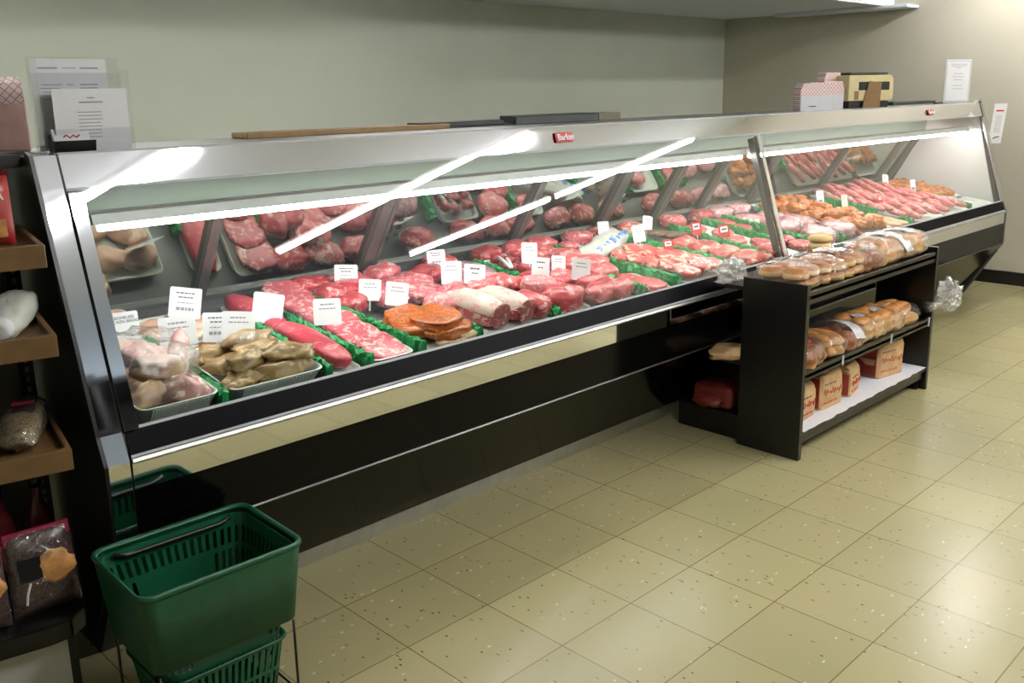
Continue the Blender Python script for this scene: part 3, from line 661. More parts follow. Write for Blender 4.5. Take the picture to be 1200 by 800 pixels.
# sausages: 2 trays
tray(4.32, 4.72, .10, .86, .024, 'white tray under the left heap of pink sausages')
tray(4.75, 5.14, .10, .86, .024, 'white tray under the right heap of pink sausages')
SG = [mk('sausage', .064, .018, .018, .9, .5, .08, 1.8, seed=60+q, flat=None, bend=.10, nu=16, nv=10) for q in range(4)]
for b_ in range(2):
    for i in range(15):
        for j in range(4):
            x = (4.37, 4.81)[b_]+.095*j+rnd.uniform(-.012,.012); y = .165+.044*i
            piece('sausage_link', SG[rnd.randrange(4)], x, y, .042+.02*(j in (1,2))+.012*math.sin(i*1.9)+.01, 62+rnd.uniform(-10,10), 'pink raw sausage link in the two heaped trays at the far end', 'pink sausage links')
tray(5.20, 5.58, .10, .30, .026, 'empty cream tray at the far glass corner', 'paper_cream')
tray(5.20, 5.60, .34, .86, .028, 'white tray of browned pieces in the far corner')
for i in range(6):
    for j in range(4):
        piece('browned_piece', mk('seasoned', .044, .033, .024, .8, .8, .5, 2.2, fine=.16, nu=18, nv=11), 5.26+.09*j+rnd.uniform(-.01,.01), .40+.065*i, .042+.01*(i % 2), rnd.uniform(0,180), 'browned seasoned piece in the far corner tray', 'browned seasoned pieces')

BACK = [(.30,'chicken_breast','pale chicken piece at the rear rail beside the first mullion',-.30), (.46,'beef','dark beef cut at the rear rail left of the back card',.46), (.60,'pork','pork cut at the rear rail behind the steaks',.62), (.78,'pork','pork cut at the rear rail left of the purple mince',.80),
 (1.1,'beef','beef cut at the rear rail behind the purple mince',1.10), (1.3,'beef_dark','beef cut at the rear rail behind the cubes',1.38), (1.55,'beef_steak','sirloin at the rear rail left of the white pad',1.56), (1.7,'beef_steak','sirloin at the rear rail behind the white pad',1.72), (1.98,'pork','pork slab at the rear rail behind the printed bags',1.98), (2.14,'bacon','pork slab at the rear rail behind the thin card',2.16),
 (2.36,'bacon','pork slab at the rear rail behind the dark sausages',2.40), (2.75,'beef_steak','chop at the rear rail behind the joint post',2.76), (3.03,'beef','beef cut at the rear rail right of the joint post',3.03), (3.25,'ham','ham half at the rear rail',3.22), (3.42,'ham','second ham half at the rear rail',3.42)]
for _, m_, l, x in BACK:
    piece('meat_cut', mk(m_, .085, .055, .032, .65, .8, .2, 1.6), x, .815, .036, rnd.uniform(-15,15), l)
for i, (x, y) in enumerate([(.60,.72), (.83,.66), (3.22,.62), (3.42,.60), (3.30,.52)]):
    piece('meat_cut', mk('pork' if i < 2 else 'ham', .085, .07, .032, .65, .8, .2, 1.6), x, y, .036, rnd.uniform(-15,15), ['pork cut just behind the middle cards', 'pork cut left of the rounded beef', 'ham half in the second row left', 'ham half in the second row right', 'ham half just behind the wrapped three'][i])
# ------------------------------------------------------------------ price cards
CARDS = [(-.318,.599,.05,.08,.095,2,'price card lettered boneless chicken breasts at the left end','T'),
 (-.098,.685,.06,.10,.10,-12,'largest leaning price card, over the chicken breasts at the back','L'),
 (.10,.513,.06,.10,.10,-14,'blank white price card above the pork tenderloins','B'),
 (-.102,.46,.055,.084,.092,-6,'grey printed price card behind the tan chicken','L'),
 (-.07,.385,.08,.10,.088,-8,'white price card leaning on the tan chicken heap','S'),
 (-.245,.405,.09,.105,.088,0,'white price card between the two poultry trays','S'),
 (.272,.411,.055,.094,.088,-4,'price card stuck in the marbled pork steaks','S'),
 (.569,.729,.05,.09,.08,-6,'price card at the back against the rear door, left one','L'),
 (.536,.537,.055,.083,.078,-8,'price card on the dark red beef cuts','S'),
 (.584,.447,.055,.086,.085,-12,'price card just behind the orange chops','S'),
 (1.015,.724,.06,.08,.07,0,'price card at the back behind the purple mince','L'),
 (.852,.447,.09,.084,.09,-5,'tall price card in the pink steaks left of centre','S'),
 (.90,.375,.105,.087,.076,-10,'price card with red marks leaning on the pale roasts','R'),
 (1.362,.535,.075,.074,.09,-6,'price card standing in the beef cubes','S'),
 (1.237,.355,.075,.08,.092,-10,'price card in front of the beef cubes, red marks at its foot','R'),
 (1.427,.43,.06,.066,.068,-8,'small price card right of the beef cubes','S'),
 (1.383,.27,.075,.086,.09,-12,'leaning price card on the front red roasts','S'),
 (2.074,.72,.05,.062,.083,-2,'thin tall price card behind the blue printed bag','S'),
 (2.163,.57,.06,.07,.083,4,'price card at the right end of the blue printed bag','S'),
 (2.451,.75,.04,.06,.075,-12,'small tilted card at the back by the dark sausages','S'),
 (2.563,.515,.06,.061,.069,3,'red bordered price card above the ribs','Q'),
 (2.66,.413,.06,.069,.069,3,'red bordered price card nearest the joint post','Q'),
 (2.169,.405,.06,.056,.052,0,'red bordered price card on the layered cutlets','Q'),
 (4.036,.611,.05,.06,.09,-4,'price card on the orange seasoned heap','N'),
 (4.138,.50,.05,.05,.08,-3,'cream price card right of the orange heap','S'),
 (5.17,.705,.05,.055,.09,-5,'price card highest in the pink sausages','N'),
 (5.16,.50,.06,.05,.085,0,'price card before the browned pieces','N'),
 (5.20,.24,.03,.07,.05,-4,'low price card over the empty cream tray','S'),
 (4.39,.389,.08,.045,.05,0,'small red price holder in the left sausage heap','Q')]
for (x, y, h, w, hh, rot, label, kind) in CARDS:
    face = math.atan2(-(x+1.4)*.55, 2.2+y)*.6     # turned towards the aisle
    o = thing('price_card', 'white '+label if not label.startswith(('red','grey','cream','blank','small red')) else label, 'price card', dpos(x, y, h), -.22, 'price cards')
    o.matrix_world = Matrix.Translation(dpos(x, y, h-.012)) @ Matrix.Rotation(-.30, 4, 'Z') @ Matrix.Rotation(R(-14), 4, 'X') @ Matrix.Rotation(R(-rot), 4, 'Y')
    cm = 'red_plastic' if kind == 'Q' else ('paper_cream' if label.startswith('cream') else 'card')
    mb = MB(); pr = rrect(w, hh, .006, 3, 0, hh/2+.006); n = len(pr)
    mb.add([(a, -.0012, b) for a, b in pr]+[(a, .0012, b) for a, b in pr], [tuple(range(n)), tuple(range(2*n-1, n-1, -1))]+[(i, (i+1) % n, n+(i+1) % n, n+i) for i in range(n)])
    mb.obj('card_face', cm, o)
    MB().box(-.003, .003, .0012, .003, -.03, hh*.4).obj('stake', 'white_plastic', o)
    def lines(rows, mat, y_=-.0016):
        mb = MB(); rg = random.Random(int(x*1000))
        for zf, wf, th in rows:
            xx = -w*wf/2
            while xx < w*wf/2-.003:
                ww = rg.uniform(.006, .014); mb.box(xx, min(xx+ww, w*wf/2), y_, -.0011, .006+hh*zf-th/2, .006+hh*zf+th/2); xx += ww+.0025
        mb.obj('printed_lines', mat, o)
    if kind == 'T': text('BONELESS\nCHICKEN BREASTS', .0125, 'ink', o, Matrix.Translation((0, -.0013, hh*.82)) @ FRONT, .0003, bold=True)
    elif kind == 'L': lines([(.82,.6,.004), (.68,.45,.004)], 'ink'); lines([(.5,.5,.003), (.3,.55,.010)], 'pale_ink')
    elif kind == 'S': lines([(.78,.5,.005), (.62,.6,.004)], 'pale_ink')
    elif kind == 'N': lines([(.75,.5,.006)], 'pale_ink'); lines([(.3,.6,.016)], 'ink')
    elif kind == 'R': lines([(.78,.45,.006), (.55,.3,.004)], 'ink'); MB().box(-w*.2, w*.25, -.0016, -.0011, .012, .02).obj('red_mark', 'red_ink', o)
    elif kind == 'Q':
        MB().box(-w*.34, w*.34, -.0018, -.0011, .006+hh*.42, .006+hh*.85).obj('insert', 'card', o)
        mb = MB(); mb.box(-w*.22, w*.22, -.0022, -.0017, .006+hh*.58, .006+hh*.7); mb.obj('printed_lines', 'ink', o)

# ------------------------------------------------------------------ bread rack
t = thing('bread_rack', 'black wooden bread rack with three shelves in front of the case', 'shelf rack', (2.6,-.28,0))
def K(mb, n, mat, par=None, **k):
    o = mb.obj(n, mat, None, **k); o.parent = par or t; o.matrix_parent_inverse = Matrix.Translation((-2.6,.28,0)); return o
K(MB().box(1.945,1.972,-.425,-.135,0,.738), 'end_panel', 'black_wood', bevel=.002)
K(MB().box(3.225,3.25,-.425,-.135,0,.728), 'end_panel', 'black_wood', bevel=.002)
K(MB().box(1.973,3.224,-.42,.03,.672,.69).box(1.973,3.224,-.42,-.405,.655,.705), 'shelf', 'black_wood', bevel=.002)
K(MB().box(1.973,3.224,-.42,.045,.345,.362).box(1.973,3.224,-.42,-.405,.335,.375), 'shelf', 'black_wood', bevel=.002)
K(MB().box(1.973,3.224,-.42,.19,.100,.118), 'shelf', 'black_wood', bevel=.002)
K(MB().box(1.99,3.21,-.41,-.395,.06,.10).box(1.99,2.005,-.395,.20,0,.099).box(3.195,3.21,-.395,.20,0,.099), 'base_board', 'black_wood')
K(MB().box(2.55,2.57,-.14,-.13,.12,.34).box(1.975,3.22,-.135,-.125,.49,.672), 'back_rail', 'black_wood')
for x in (2.30, 2.78, 3.21): K(MB().box(x-.008,x+.008,-.4225,-.4195,.333,.378), 'shelf_clip', 'white_line')
liner = MB(); rg = random.Random(3); n = 30
for j in range(n+1):
    x = 1.978+(3.215-1.978)*j/n; liner.v += [(x, -.427+rg.uniform(-.006,.004), .1205), (x, -.15, .1205)]
liner.f = [(2*j, 2*j+2, 2*j+3, 2*j+1) for j in range(n)]
o = liner.obj('shelf_paper', 'paper'); md = o.modifiers.new('s', 'SOLIDIFY'); md.thickness = .0015
tag(o, 'white paper sheet lining the bottom shelf of the bread rack', 'paper liner')

def bun_disc(r, h, seed):
    prof = [(0.0,0), (r*.9,.0), (r,.2*h), (r*1.0,.45*h), (r*.93,.75*h), (r*.7,.95*h), (0.001,h)]
    rings = [[(max(q, .0005)*math.cos(2*math.pi*k/24)*(1+.04*math.sin(k*.7+seed)), max(q, .0005)*math.sin(2*math.pi*k/24)*(1+.04*math.cos(k*.5+seed)), z) for k in range(24)] for q, z in prof]
    return MB().loft(rings, True, True)
BUNS = {('flat', i): bun_disc(.052, .043, i).mesh('bun', 'bun_flat', True) for i in range(3)}
for i in range(3):
    BUNS[('roll', i)] = lump(.062, .044, .040, .9, .9, .12, 1.3, 70+i, 24, 14, .01, -.7).mesh('bun', 'bun_roll', True)
    BUNS[('brown', i)] = lump(.062, .057, .05, .9, .9, .10, 1.3, 80+i, 24, 14, .01, -.7).mesh('bun', 'bun_brown', True)
    BUNS[('hoagie', i)] = lump(.036, .105, .036, .9, .8, .1, 1.3, 90+i, 24, 14, .01, -.75).mesh('bun', 'bun_roll', True)
def bread_bag(x, y, z, rz, kind, label, blabel, w=.105, d=.12, h=.05, neck=None, paper=None, layers=2, tie=None):
    root = thing('bread_bag', label, 'bread bag', (x, y, z), R(rz))
    bag = lump(w, d, h, .75, .6, .12, 2.4, int(x*100)+int(z*77), 44, 24, .06, -.93)
    bag.v = [(a, b, c+h*.93+.0012) for a, b, c in bag.v]
    bag.obj('bag_film', 'bag', root, True)
    if neck:
        nx, ny = neck; pts = []
        nk = MB(); rings = []
        for j, (s, r_) in enumerate([(0,.03), (.035,.012), (.05,.008), (.075,.02), (.11,.038)]):
            ring = []
            for k in range(18):
                a = 2*math.pi*k/18; rr_ = r_*(1+.25*math.sin(5*a+j))
                px, py = nx*s, ny*s
                tx, ty = -ny, nx
                ring.append((nx*w*.9+px+tx*rr_*math.cos(a), ny*d*.9+py+ty*rr_*math.cos(a), h*.8+rr_*math.sin(a)*.6))
            rings.append(ring)
        nk.loft(rings).obj('bag_neck', 'bag', root, True)
        if tie: MB().tube([(nx*(w*.9+.05)-.012*ny, ny*(d*.9+.05)+.012*nx, h*.8), (nx*(w*.9+.05)+.012*ny, ny*(d*.9+.05)-.012*nx, h*.8)], .008).obj('tie', tie, root, True)
    if tie and not neck: lump(.03, .022, .008, 1, 1, .1, 1, 1, 20, 8).obj('bag_clip', tie, root, True).location = (-.01, -.045, 2*h*.93)
    if paper:
        pw, pd, px, py, pr = paper; g = MB(); m_ = 8
        for j in range(m_+1):
            s = -pd/2+pd*j/m_; zz = 2*h*.93*(1-((py+s)/d)**4*.5)+.004-.35*h*abs((py+s)/d)**2
            for sx in (-pw/2, pw/2): g.v.append((px+sx, py+s, zz-.25*h*((px+sx)/w)**2))
        g.f = [(2*j, 2*j+1, 2*j+3, 2*j+2) for j in range(m_)]
        po = g.obj('paper_label', 'paper', root); po.rotation_euler.z = R(pr)
        md = po.modifiers.new('s', 'SOLIDIFY'); md.thickness = .0008
    Mr = Matrix.Translation((x, y, z)) @ Matrix.Rotation(R(rz), 4, 'Z')
    if kind == 'flat': spots = [(sx*.051, sy*.053, .006+.045*L) for L in range(layers) for sx in (-1,1) for sy in (-1,1)]
    elif kind == 'roll': spots = [(sx*.047, sy*.047-.0, .032+.042*L) for L in range(layers) for sx in (-1,1) for sy in (-1,1)]
    elif kind == 'brown': spots = [(sx*.045, sy*.05, .034) for sx in (-1,1) for sy in (-1,1)]
    else: spots = [((i-1)*.058, 0, .027+.0*i) for i in range(3)]+([(-.03,0,.072), (.03,0,.072)] if layers > 1 else [])
    for i, p in enumerate(spots):
        o = link('bread_bun', BUNS[(kind, i % 3)]); o.matrix_world = Mr @ Matrix.Translation(p) @ Matrix.Rotation(rnd.uniform(-.2,.2)+(0 if kind == 'hoagie' else rnd.choice((0, 3.14))), 4, 'Z')
        tag(o, blabel, 'bread', blabel)
    return root
ZT = .690
bread_bag(2.075,-.27,ZT,4,'flat','clear bag of flat hamburger buns nearest the black end panel','flat hamburger bun in the first bag on the top shelf',.108,.125,.056, None, None)
bread_bag(2.27,-.28,ZT,-6,'flat','second clear bag of flat buns from the near end','flat hamburger bun in the second bag on the top shelf',.105,.125,.058)
bread_bag(2.46,-.28,ZT,5,'flat','third clear bag of flat buns with a white patch','flat hamburger bun in the third bag on the top shelf',.10,.125,.060, None, (.07,.1,.01,.02,10), 2)
bread_bag(2.645,-.28,ZT,-4,'brown','clear bag of darker brown rolls midway along the top shelf','brown roll in the fourth bag on the top shelf',.10,.125,.060)
bread_bag(2.80,-.29,ZT,3,'roll','clear bag of round rolls behind the brown ones','round roll in the fifth bag on the top shelf',.10,.12,.064)
bread_bag(2.965,-.28,ZT,-3,'roll','clear roll bag under a long white paper label, top shelf','golden roll in the sixth bag on the top shelf',.10,.125,.066, None, (.09,.2,0,-.02,8))
bread_bag(3.125,-.28,ZT,4,'roll','last clear roll bag at the far end of the top shelf','golden roll in the last bag on the top shelf',.10,.125,.068, None, (.08,.16,.0,.02,0))
# golden rounds standing behind
for i in range(2):
    o = link('flat_bread', bun_disc(.056, .034, i).mesh('flat_bread', 'crumb', True)); o.location = (2.77, -.045, .690+.0005+.0345*i+.05); tag(o, ['lower golden round bread of the pair standing behind the bun bags', 'upper golden round bread of the pair standing behind the bun bags'][i], 'bread')
bread_bag(2.77,-.045,ZT,0,'hoagie','low bag of long rolls carrying the pair of golden rounds','long roll under the golden rounds',.105,.075,.024,layers=1) if False else None
t2 = MB().loft([[(2.77+r*math.cos(a*math.pi/12), -.045+r*math.sin(a*math.pi/12), z) for a in range(24)] for r, z in ((.05,.6905), (.058,.70), (.058,.735), (.052,.7405))], True, True).obj('flat_bread', 'bun_flat', None, True)
tag(t2, 'lowest brown-edged round bread beneath the golden pair', 'bread')
ZM = .362
bread_bag(2.09,-.31,ZM,8,'brown','clear bag of dark round buns with a red clip, middle shelf near end','dark round bun in the first bag on the middle shelf',.105,.11,.058, None, None, 1, 'red_plastic')
bread_bag(2.285,-.30,ZM,-8,'hoagie','clear bag of split rolls beside the red tie','split long roll in the second bag on the middle shelf',.10,.12,.055)
bread_bag(2.48,-.30,ZM,6,'brown','clear bag of brown loaves under a white label, middle shelf','brown loaf roll in the third bag on the middle shelf',.10,.12,.058, None, (.06,.18,.03,-.02,-20))
bread_bag(2.675,-.30,ZM,-5,'roll','clear bag of small golden rolls midway on the middle shelf','small golden roll in the fourth bag on the middle shelf',.10,.12,.056, None, (.06,.18,.0,.0,-20))
bread_bag(2.87,-.30,ZM,4,'roll','clear bag of torn-off rolls with grey label, middle shelf','pale roll in the fifth bag on the middle shelf',.10,.12,.056, None, (.06,.16,-.02,.03,-25))
lastbag = bread_bag(3.06,-.30,ZM,80,'hoagie','clear bag of long rolls at the far end of middle shelf, tail sticking out','long roll in the last bag on the middle shelf',.10,.125,.052, (0.05,-1))
bread_bag(2.04,.0-.045,ZM+.001,0,'hoagie','clear bag of flat bread sticking out behind the near end panel','long roll in the bag behind the near end panel',.055,.085,.03,None,None,1) if False else None
fb = lump(.11, .075, .022, .8, .7, .2, 2, 12, 36, 16, .06, -.9); o = fb.obj('tortilla_pack', 'kraft', None, True); put(o, (2.00,-.04,.385), R(20)); tag(o, 'wrapped flat bread pack sticking out behind the near end panel', 'bread pack')
# kraft flour bags
def kraft_bag(x, y, rz, w, d, h, label, fold=True):
    r = thing('paper_bag', label, 'paper bag', (x, y+.028, .1225), R(rz), 'paper flour bags on the bottom shelf')
    mb = MB(); rings = []
    for j, (z, kx, ky) in enumerate([(0,1,1), (.02,1.01,1.01), (h*.5,1.03,1.03), (h*.85,1,1), (h,.92,.95)]):
        rings.append([(px*kx+.004*math.sin(9*z*20+i), py*ky+.003*math.cos(7*z*20+i*2), z) for i, (px, py) in enumerate(rrect(w, d, .018, 3))])
    mb.loft(rings, True, True).obj('bag_body', 'kraft', r, False, .004)
    MB().box(-w*.53, -w*.516, -d*.46, d*.46, .01, h*.9).obj('side_panel', 'kraft_red', r)
    MB().prism([(-d*.5, h*.98), (-d*.30, h+.02), (d*.30, h+.02), (d*.46, h*.98)], -w*.42, w*.42).obj('folded_top', 'kraft', r, False, .004)
    def scrib(z, a, mat, wd):
        pts = [(-w*.40+wd*w*i/22, -d*.525-.0035, z+a*math.sin(i*1.9)*(.6+.4*math.sin(i*.7))) for i in range(23)]
        MB().tube(pts, .0014, 5).obj('script_mark', mat, r)
    scrib(h*.50, .018, 'red_ink', .78); scrib(h*.74, .004, 'ink', .5); scrib(h*.2, .005, 'red_ink', .6)
kraft_bag(2.125,-.325,2,.15,.13,.135,'brown paper bag with red script half hidden by the near panel')
kraft_bag(2.345,-.325,-4,.18,.13,.155,'tall brown paper bag with red script, second from the near end')
kraft_bag(2.575,-.32,10,.16,.12,.12,'slumped brown paper bag with red script in the middle')
kraft_bag(2.97,-.31,-12,.20,.15,.175,'largest brown paper bag with red script at the far end')
o = lump(.085, .10, .05, .35, .3, .12, 1.8, 6, 36, 18, .05, -.9).obj('red_pack', 'pack_red', None, True); put(o, (2.06,.03,.166), R(4))
tl = lump(.03, .07, .022, .8, .7, .3, 2, 8, 24, 12, .1, -.8).obj('folded_end', 'pack_red', o, True); tl.location = (-.095, .01, -.012); tl.rotation_euler.y = R(-18); tag(o, 'dark red paper pack sticking out behind the near end panel, bottom shelf', 'paper bag')
# crumpled plastic
def crumple(loc, s, seed, label, rz=0):
    mb = lump(s[0], s[1], s[2], .8, .7, .5, 2.2, seed, 40, 22, .35, None); o = mb.obj('crumpled_bag', 'crinkle', None, False); put(o, loc, R(rz)); tag(o, label, 'plastic bag')
mb = lump(.062, .045, .066, .8, .7, .5, 2.2, 5, 40, 22, .35, None)
tl = mb.obj('bag_tail', 'crinkle', lastbag); tl.matrix_local = lastbag.matrix_world.inverted() @ Matrix.Translation((3.355,-.455,.475)) @ Matrix.Rotation(R(25), 4, 'Y')
tk = MB().tube([(3.20,-.41,.43), (3.25,-.445,.44), (3.30,-.45,.455)], [.03,.010,.02], 10).obj('bag_neck', 'crinkle', lastbag, True); tk.matrix_local = lastbag.matrix_world.inverted()
crumple((2.02,-.03,.735), (.11,.05,.045), 9, 'crumpled clear bag tail behind the nearest bun bag', 20)

# ------------------------------------------------------------------ things on the case top
ZTOP = 1.3665
t = thing('brochure_holder', 'clear acrylic brochure holder with white price lists on case top', 'brochure holder', (-.455,.40,ZTOP))
MB().box(-.115,.115,.0,.004,0,.24).box(-.115,-.112,-.06,.004,0,.235).box(.112,.115,-.06,.004,0,.21).box(-.115,.115,-.062,-.058,0,.06).box(-.115,.115,-.06,.004,0,.003).box(-.115,.115,-.012,-.009,0,.20).obj('acrylic_body', 'acrylic', t)
def sheet(x, y, z, w, h, lean, label, rows):
    o = thing('price_list', label, 'paper', (x, y, z), 0)
    o.matrix_world = Matrix.Translation((x, y, z)) @ Matrix.Rotation(R(lean), 4, 'X')
    MB().box(-w/2, w/2, 0, .001, 0, h).obj('sheet', 'paper', o)
    mb = MB(); rg = random.Random(int(w*1000)+int(h*77))
    for (cx, zf, ww, th, cnt) in rows:
        for q in range(cnt): mb.box(cx*w-ww*w/2*rg.uniform(.8,1), cx*w+ww*w/2*rg.uniform(.7,1), -.0006, -.0001, h*zf-q*.009-th/2, h*zf-q*.009+th/2)
    mb.obj('printed_lines', 'pale_ink', o)
    return o
sheet(-.47,.393,ZTOP+.005,.19,.23,0,'white price list standing at the back of the acrylic holder',[(-.28,.9,.28,.004,1),(.28,.9,.28,.004,1),(0,.9,.2,.002,1),(-.25,.72,.3,.002,5),(.25,.72,.3,.003,5),(0,.72,.12,.002,1)])
sheet(-.44,.352,ZTOP+.005,.19,.155,0,'white price list with a central paragraph in the front slot',[(0,.85,.12,.003,1),(.0,.78,.4,.004,1),(-.03,.62,.35,.002,8)])
t = thing('card_holder', 'small black business card holder on the left end of the case', 'card holder', (-.50,.345,ZTOP+.002), R(-4))
MB().prism([(-.02,0), (-.028,.03), (-.024,.03), (-.015,.006), (.02,.006), (.03,.045), (.034,.045), (.026,0)], -.05, .05).box(-.05,-.046,-.02,.03,0,.03).box(.046,.05,-.02,.03,0,.022).obj('holder_body', 'black_plastic', t)
cb = MB().prism([(-.010,.008), (.004,.008), (.026,.058), (.012,.058)], -.044, .044).obj('card_stack', 'card', t)
MB().tube([(-.02,.0028,.038), (-.012,.0048,.043), (-.004,.0018,.036), (.004,.0046,.0425), (.012,.0022,.037), (.02,.0048,.043)], .0022, 5).obj('red_mark', 'red_ink', cb)
# pink checked paper at far left
t = thing('food_carton', 'pink checked paper carton at the far left edge on the case end', 'paper carton', (-.70,.62,1.20), R(-15))
MB().prism([(-.04,0), (-.036,.13), (.036,.13), (.04,0)], -.045, .045).obj('carton_body', 'pink_pack', t, False, .004)
MB().prism([(-.037,.125), (-.025,.18), (.025,.195), (.037,.125)], -.043, .043).obj('carton_flap', 'red_check', t)
t.matrix_world = Matrix.Translation((-.565,.62,ZTOP)) @ Matrix.Rotation(R(-10), 4, 'Z')
# end shelf under the carton (part of the case end)
PL(MB().box(-.95,-.612,.40,.85,1.335,1.366), 'end_ledge', 'dark_grey')
# planks lying along the back of the top
t = thing('wood_plank', 'long tan wooden plank lying on the case top', 'plank', (.56,.64,ZTOP)); MB().prism([(-.05,0), (-.05,.018), (.05,.018), (.05,0)], -.43, .43).obj('plank_board', 'plank_tan', t, False, .002); MB().box(-.434,-.43,-.045,.045,.002,.017).obj('end_grain', 'kraft', t)
tag(MB().box(.82,1.34,.60,.70,ZTOP,ZTOP+.006).box(.86,1.30,.61,.69,ZTOP+.006,ZTOP+.024).obj('wood_board', 'black_wood', None, False, .002), 'black board lying between tan and green planks', 'plank')
tag(MB().prism([(.60,ZTOP), (.60,ZTOP+.03), (.615,ZTOP+.036), (.70,ZTOP+.036), (.70,ZTOP)], 1.36, 1.88).obj('dark_plank', 'plank_dark', None, False, .002), 'dark green plank lying on the case top behind the red badge', 'plank')
tag(MB().box(1.885,2.04,.60,.70,ZTOP,ZTOP+.034).obj('plank_offcut', 'plank_tan', None, False, .002) , 'short grey-brown plank end right of the dark green plank', 'plank')
bpy.data.objects['plank_offcut'].data.materials[0] = MATS['panel_beige']
# paper cartons on the right
def carton(x, y, rz, label, h=.15, mat='red_check'):
    r = thing('food_carton', label, 'paper carton', (x, y, ZTOP), R(rz), 'red checked cartons on the case top')
    w, d = .085, .03
    mb = MB(); pr = [(-w,0), (w,0), (w*1.02,h*.75), (w*.8,h), (-w*.8,h), (-w*1.02,h*.75)]; n = 6
    mb.add([(a, -d, b) for a, b in pr]+[(a, d, b) for a, b in pr], [tuple(range(n)), tuple(range(2*n-1, n-1, -1))]+[(i, (i+1) % n, n+(i+1) % n, n+i) for i in range(n)])
    mb.obj('carton_body', mat, r, False, .003)
    MB().box(-w*.96, w*.96, -d-.0015, -d+.0005, .0, h*.55).obj('plain_flap', 'paper', r)
    MB().box(-w*.3, w*.3, -d-.003, -d-.0012, h*.14, h*.17).obj('tab_slot', 'wine_red', r)
for i, (x, y, rz, l, h) in enumerate([(3.60,.50,-20,'foremost red checked carton with pink lower flap, left of the toaster',.15), (3.72,.52,-20,'second red checked carton in the row',.155), (3.84,.54,-20,'third red checked carton in the row',.155), (3.96,.56,-20,'red checked carton touching the cream machine',.16), (4.20,.69,-10,'tall red checked carton behind the cream machine',.215)]): carton(x, y, rz, l, h)
t = thing('cream_machine', 'cream coloured counter machine with dark windows and brown tag', 'machine', (4.36,.55,ZTOP), R(-25))
MB().box(-.15,.15,-.07,.07,.0,.04).obj('machine_foot', 'black_plastic', t, False, .004)
mb = MB(); pr = [(-.165,.04), (.165,.04), (.175,.07), (.17,.175), (.155,.195), (-.165,.195)]; n = 6
mb.add([(a, -.08, b) for a, b in pr]+[(a, .08, b) for a, b in pr], [tuple(range(n)), tuple(range(2*n-1, n-1, -1))]+[(i, (i+1) % n, n+(i+1) % n, n+i) for i in range(n)]).obj('machine_body', 'cream', t, False, .006)
MB().box(-.09,.14,-.082,-.078,.105,.155).obj('dark_window', 'black_plastic', t)
MB().box(-.12,.17,-.03,.06,.197,.212).obj('lid', 'dark_grey', t, False, .004)
mb = MB().add([(-.06,-.086,-.0), (.06,-.10,0), (.075,-.088,.15), (-.02,-.088,.16)], [(0,1,2,3)]); o = mb.obj('brown_tag', 'tag_brown', t); md = o.modifiers.new('s', 'SOLIDIFY'); md.thickness = .002
MB().box(-.12,-.09,-.0825,-.079,.05,.10).obj('yellow_sticker', 'plank_tan', t)
# framed notice and tag
t = thing('sign_holder', 'clear upright sign holder with a bordered notice at the right end', 'sign holder', (5.38,.36,ZTOP), R(-20))
MB().box(-.13,.13,-.005,.004,0,.30).obj('acrylic_body', 'acrylic', t); MB().box(-.13,.13,-.005,.07,0,.004).obj('acrylic_foot', 'acrylic', t)
pn = MB().box(-.12,.12,-.0065,-.0055,.01,.295).obj('notice', 'paper', t)
mb = MB()
for a in ((-.112,.112,.283,.286), (-.112,.112,.018,.021), (-.112,-.109,.018,.286), (.109,.112,.018,.286)): mb.box(a[0],a[1],-.0075,-.0066,a[2],a[3])
mb.obj('border_line', 'pale_ink', pn)
mb = MB()
for z, w in ((.262,.16), (.25,.14), (.238,.04), (.20,.09), (.18,.10), (.16,.08), (.12,.09), (.10,.1)): mb.box(-w/2,w/2,-.0075,-.0066,z,z+.003)
mb.obj('printed_lines', 'pale_ink', pn)
tag(MB().tube([(5.18,.42,ZTOP+.006), (5.45,.37,ZTOP+.02), (5.50,.36,ZTOP+.055)], .006, 6).obj('ball_pen', 'black_plastic', None, True), 'dark pen lying beside the framed notice', 'pen')
tag(MB().box(4.95,5.66,.60,.70,ZTOP,ZTOP+.02).obj('flat_tray', 'dark_grey', None, False, .003), 'dark flat strip lying behind the framed notice', 'strip')
t = thing('hanging_tag', 'white printed strip tag hanging on the right case end', 'tag', (5.735,.15,1.36))
t.matrix_world = Matrix.Translation((5.728,.235,1.365)) @ Matrix.Rotation(R(-35), 4, 'Z') @ Matrix.Rotation(R(7), 4, 'X')
MB().box(-.0,.10,-.03,-.029,-.28,.0).obj('tag_card', 'card', t)
MB().box(.02,.08,-.0308,-.0299,-.055,-.045).obj('red_line', 'red_ink', t)
mb = MB()
for q in range(9): mb.box(.025,.075,-.0306,-.0299,-.09-q*.014,-.087-q*.014)
mb.obj('printed_lines', 'pale_ink', t); MB().tube([(.03,-.0305,-.245), (.05,-.0305,-.235), (.075,-.0305,-.232)], .004, 6).obj('logo_mark', 'ink', t)

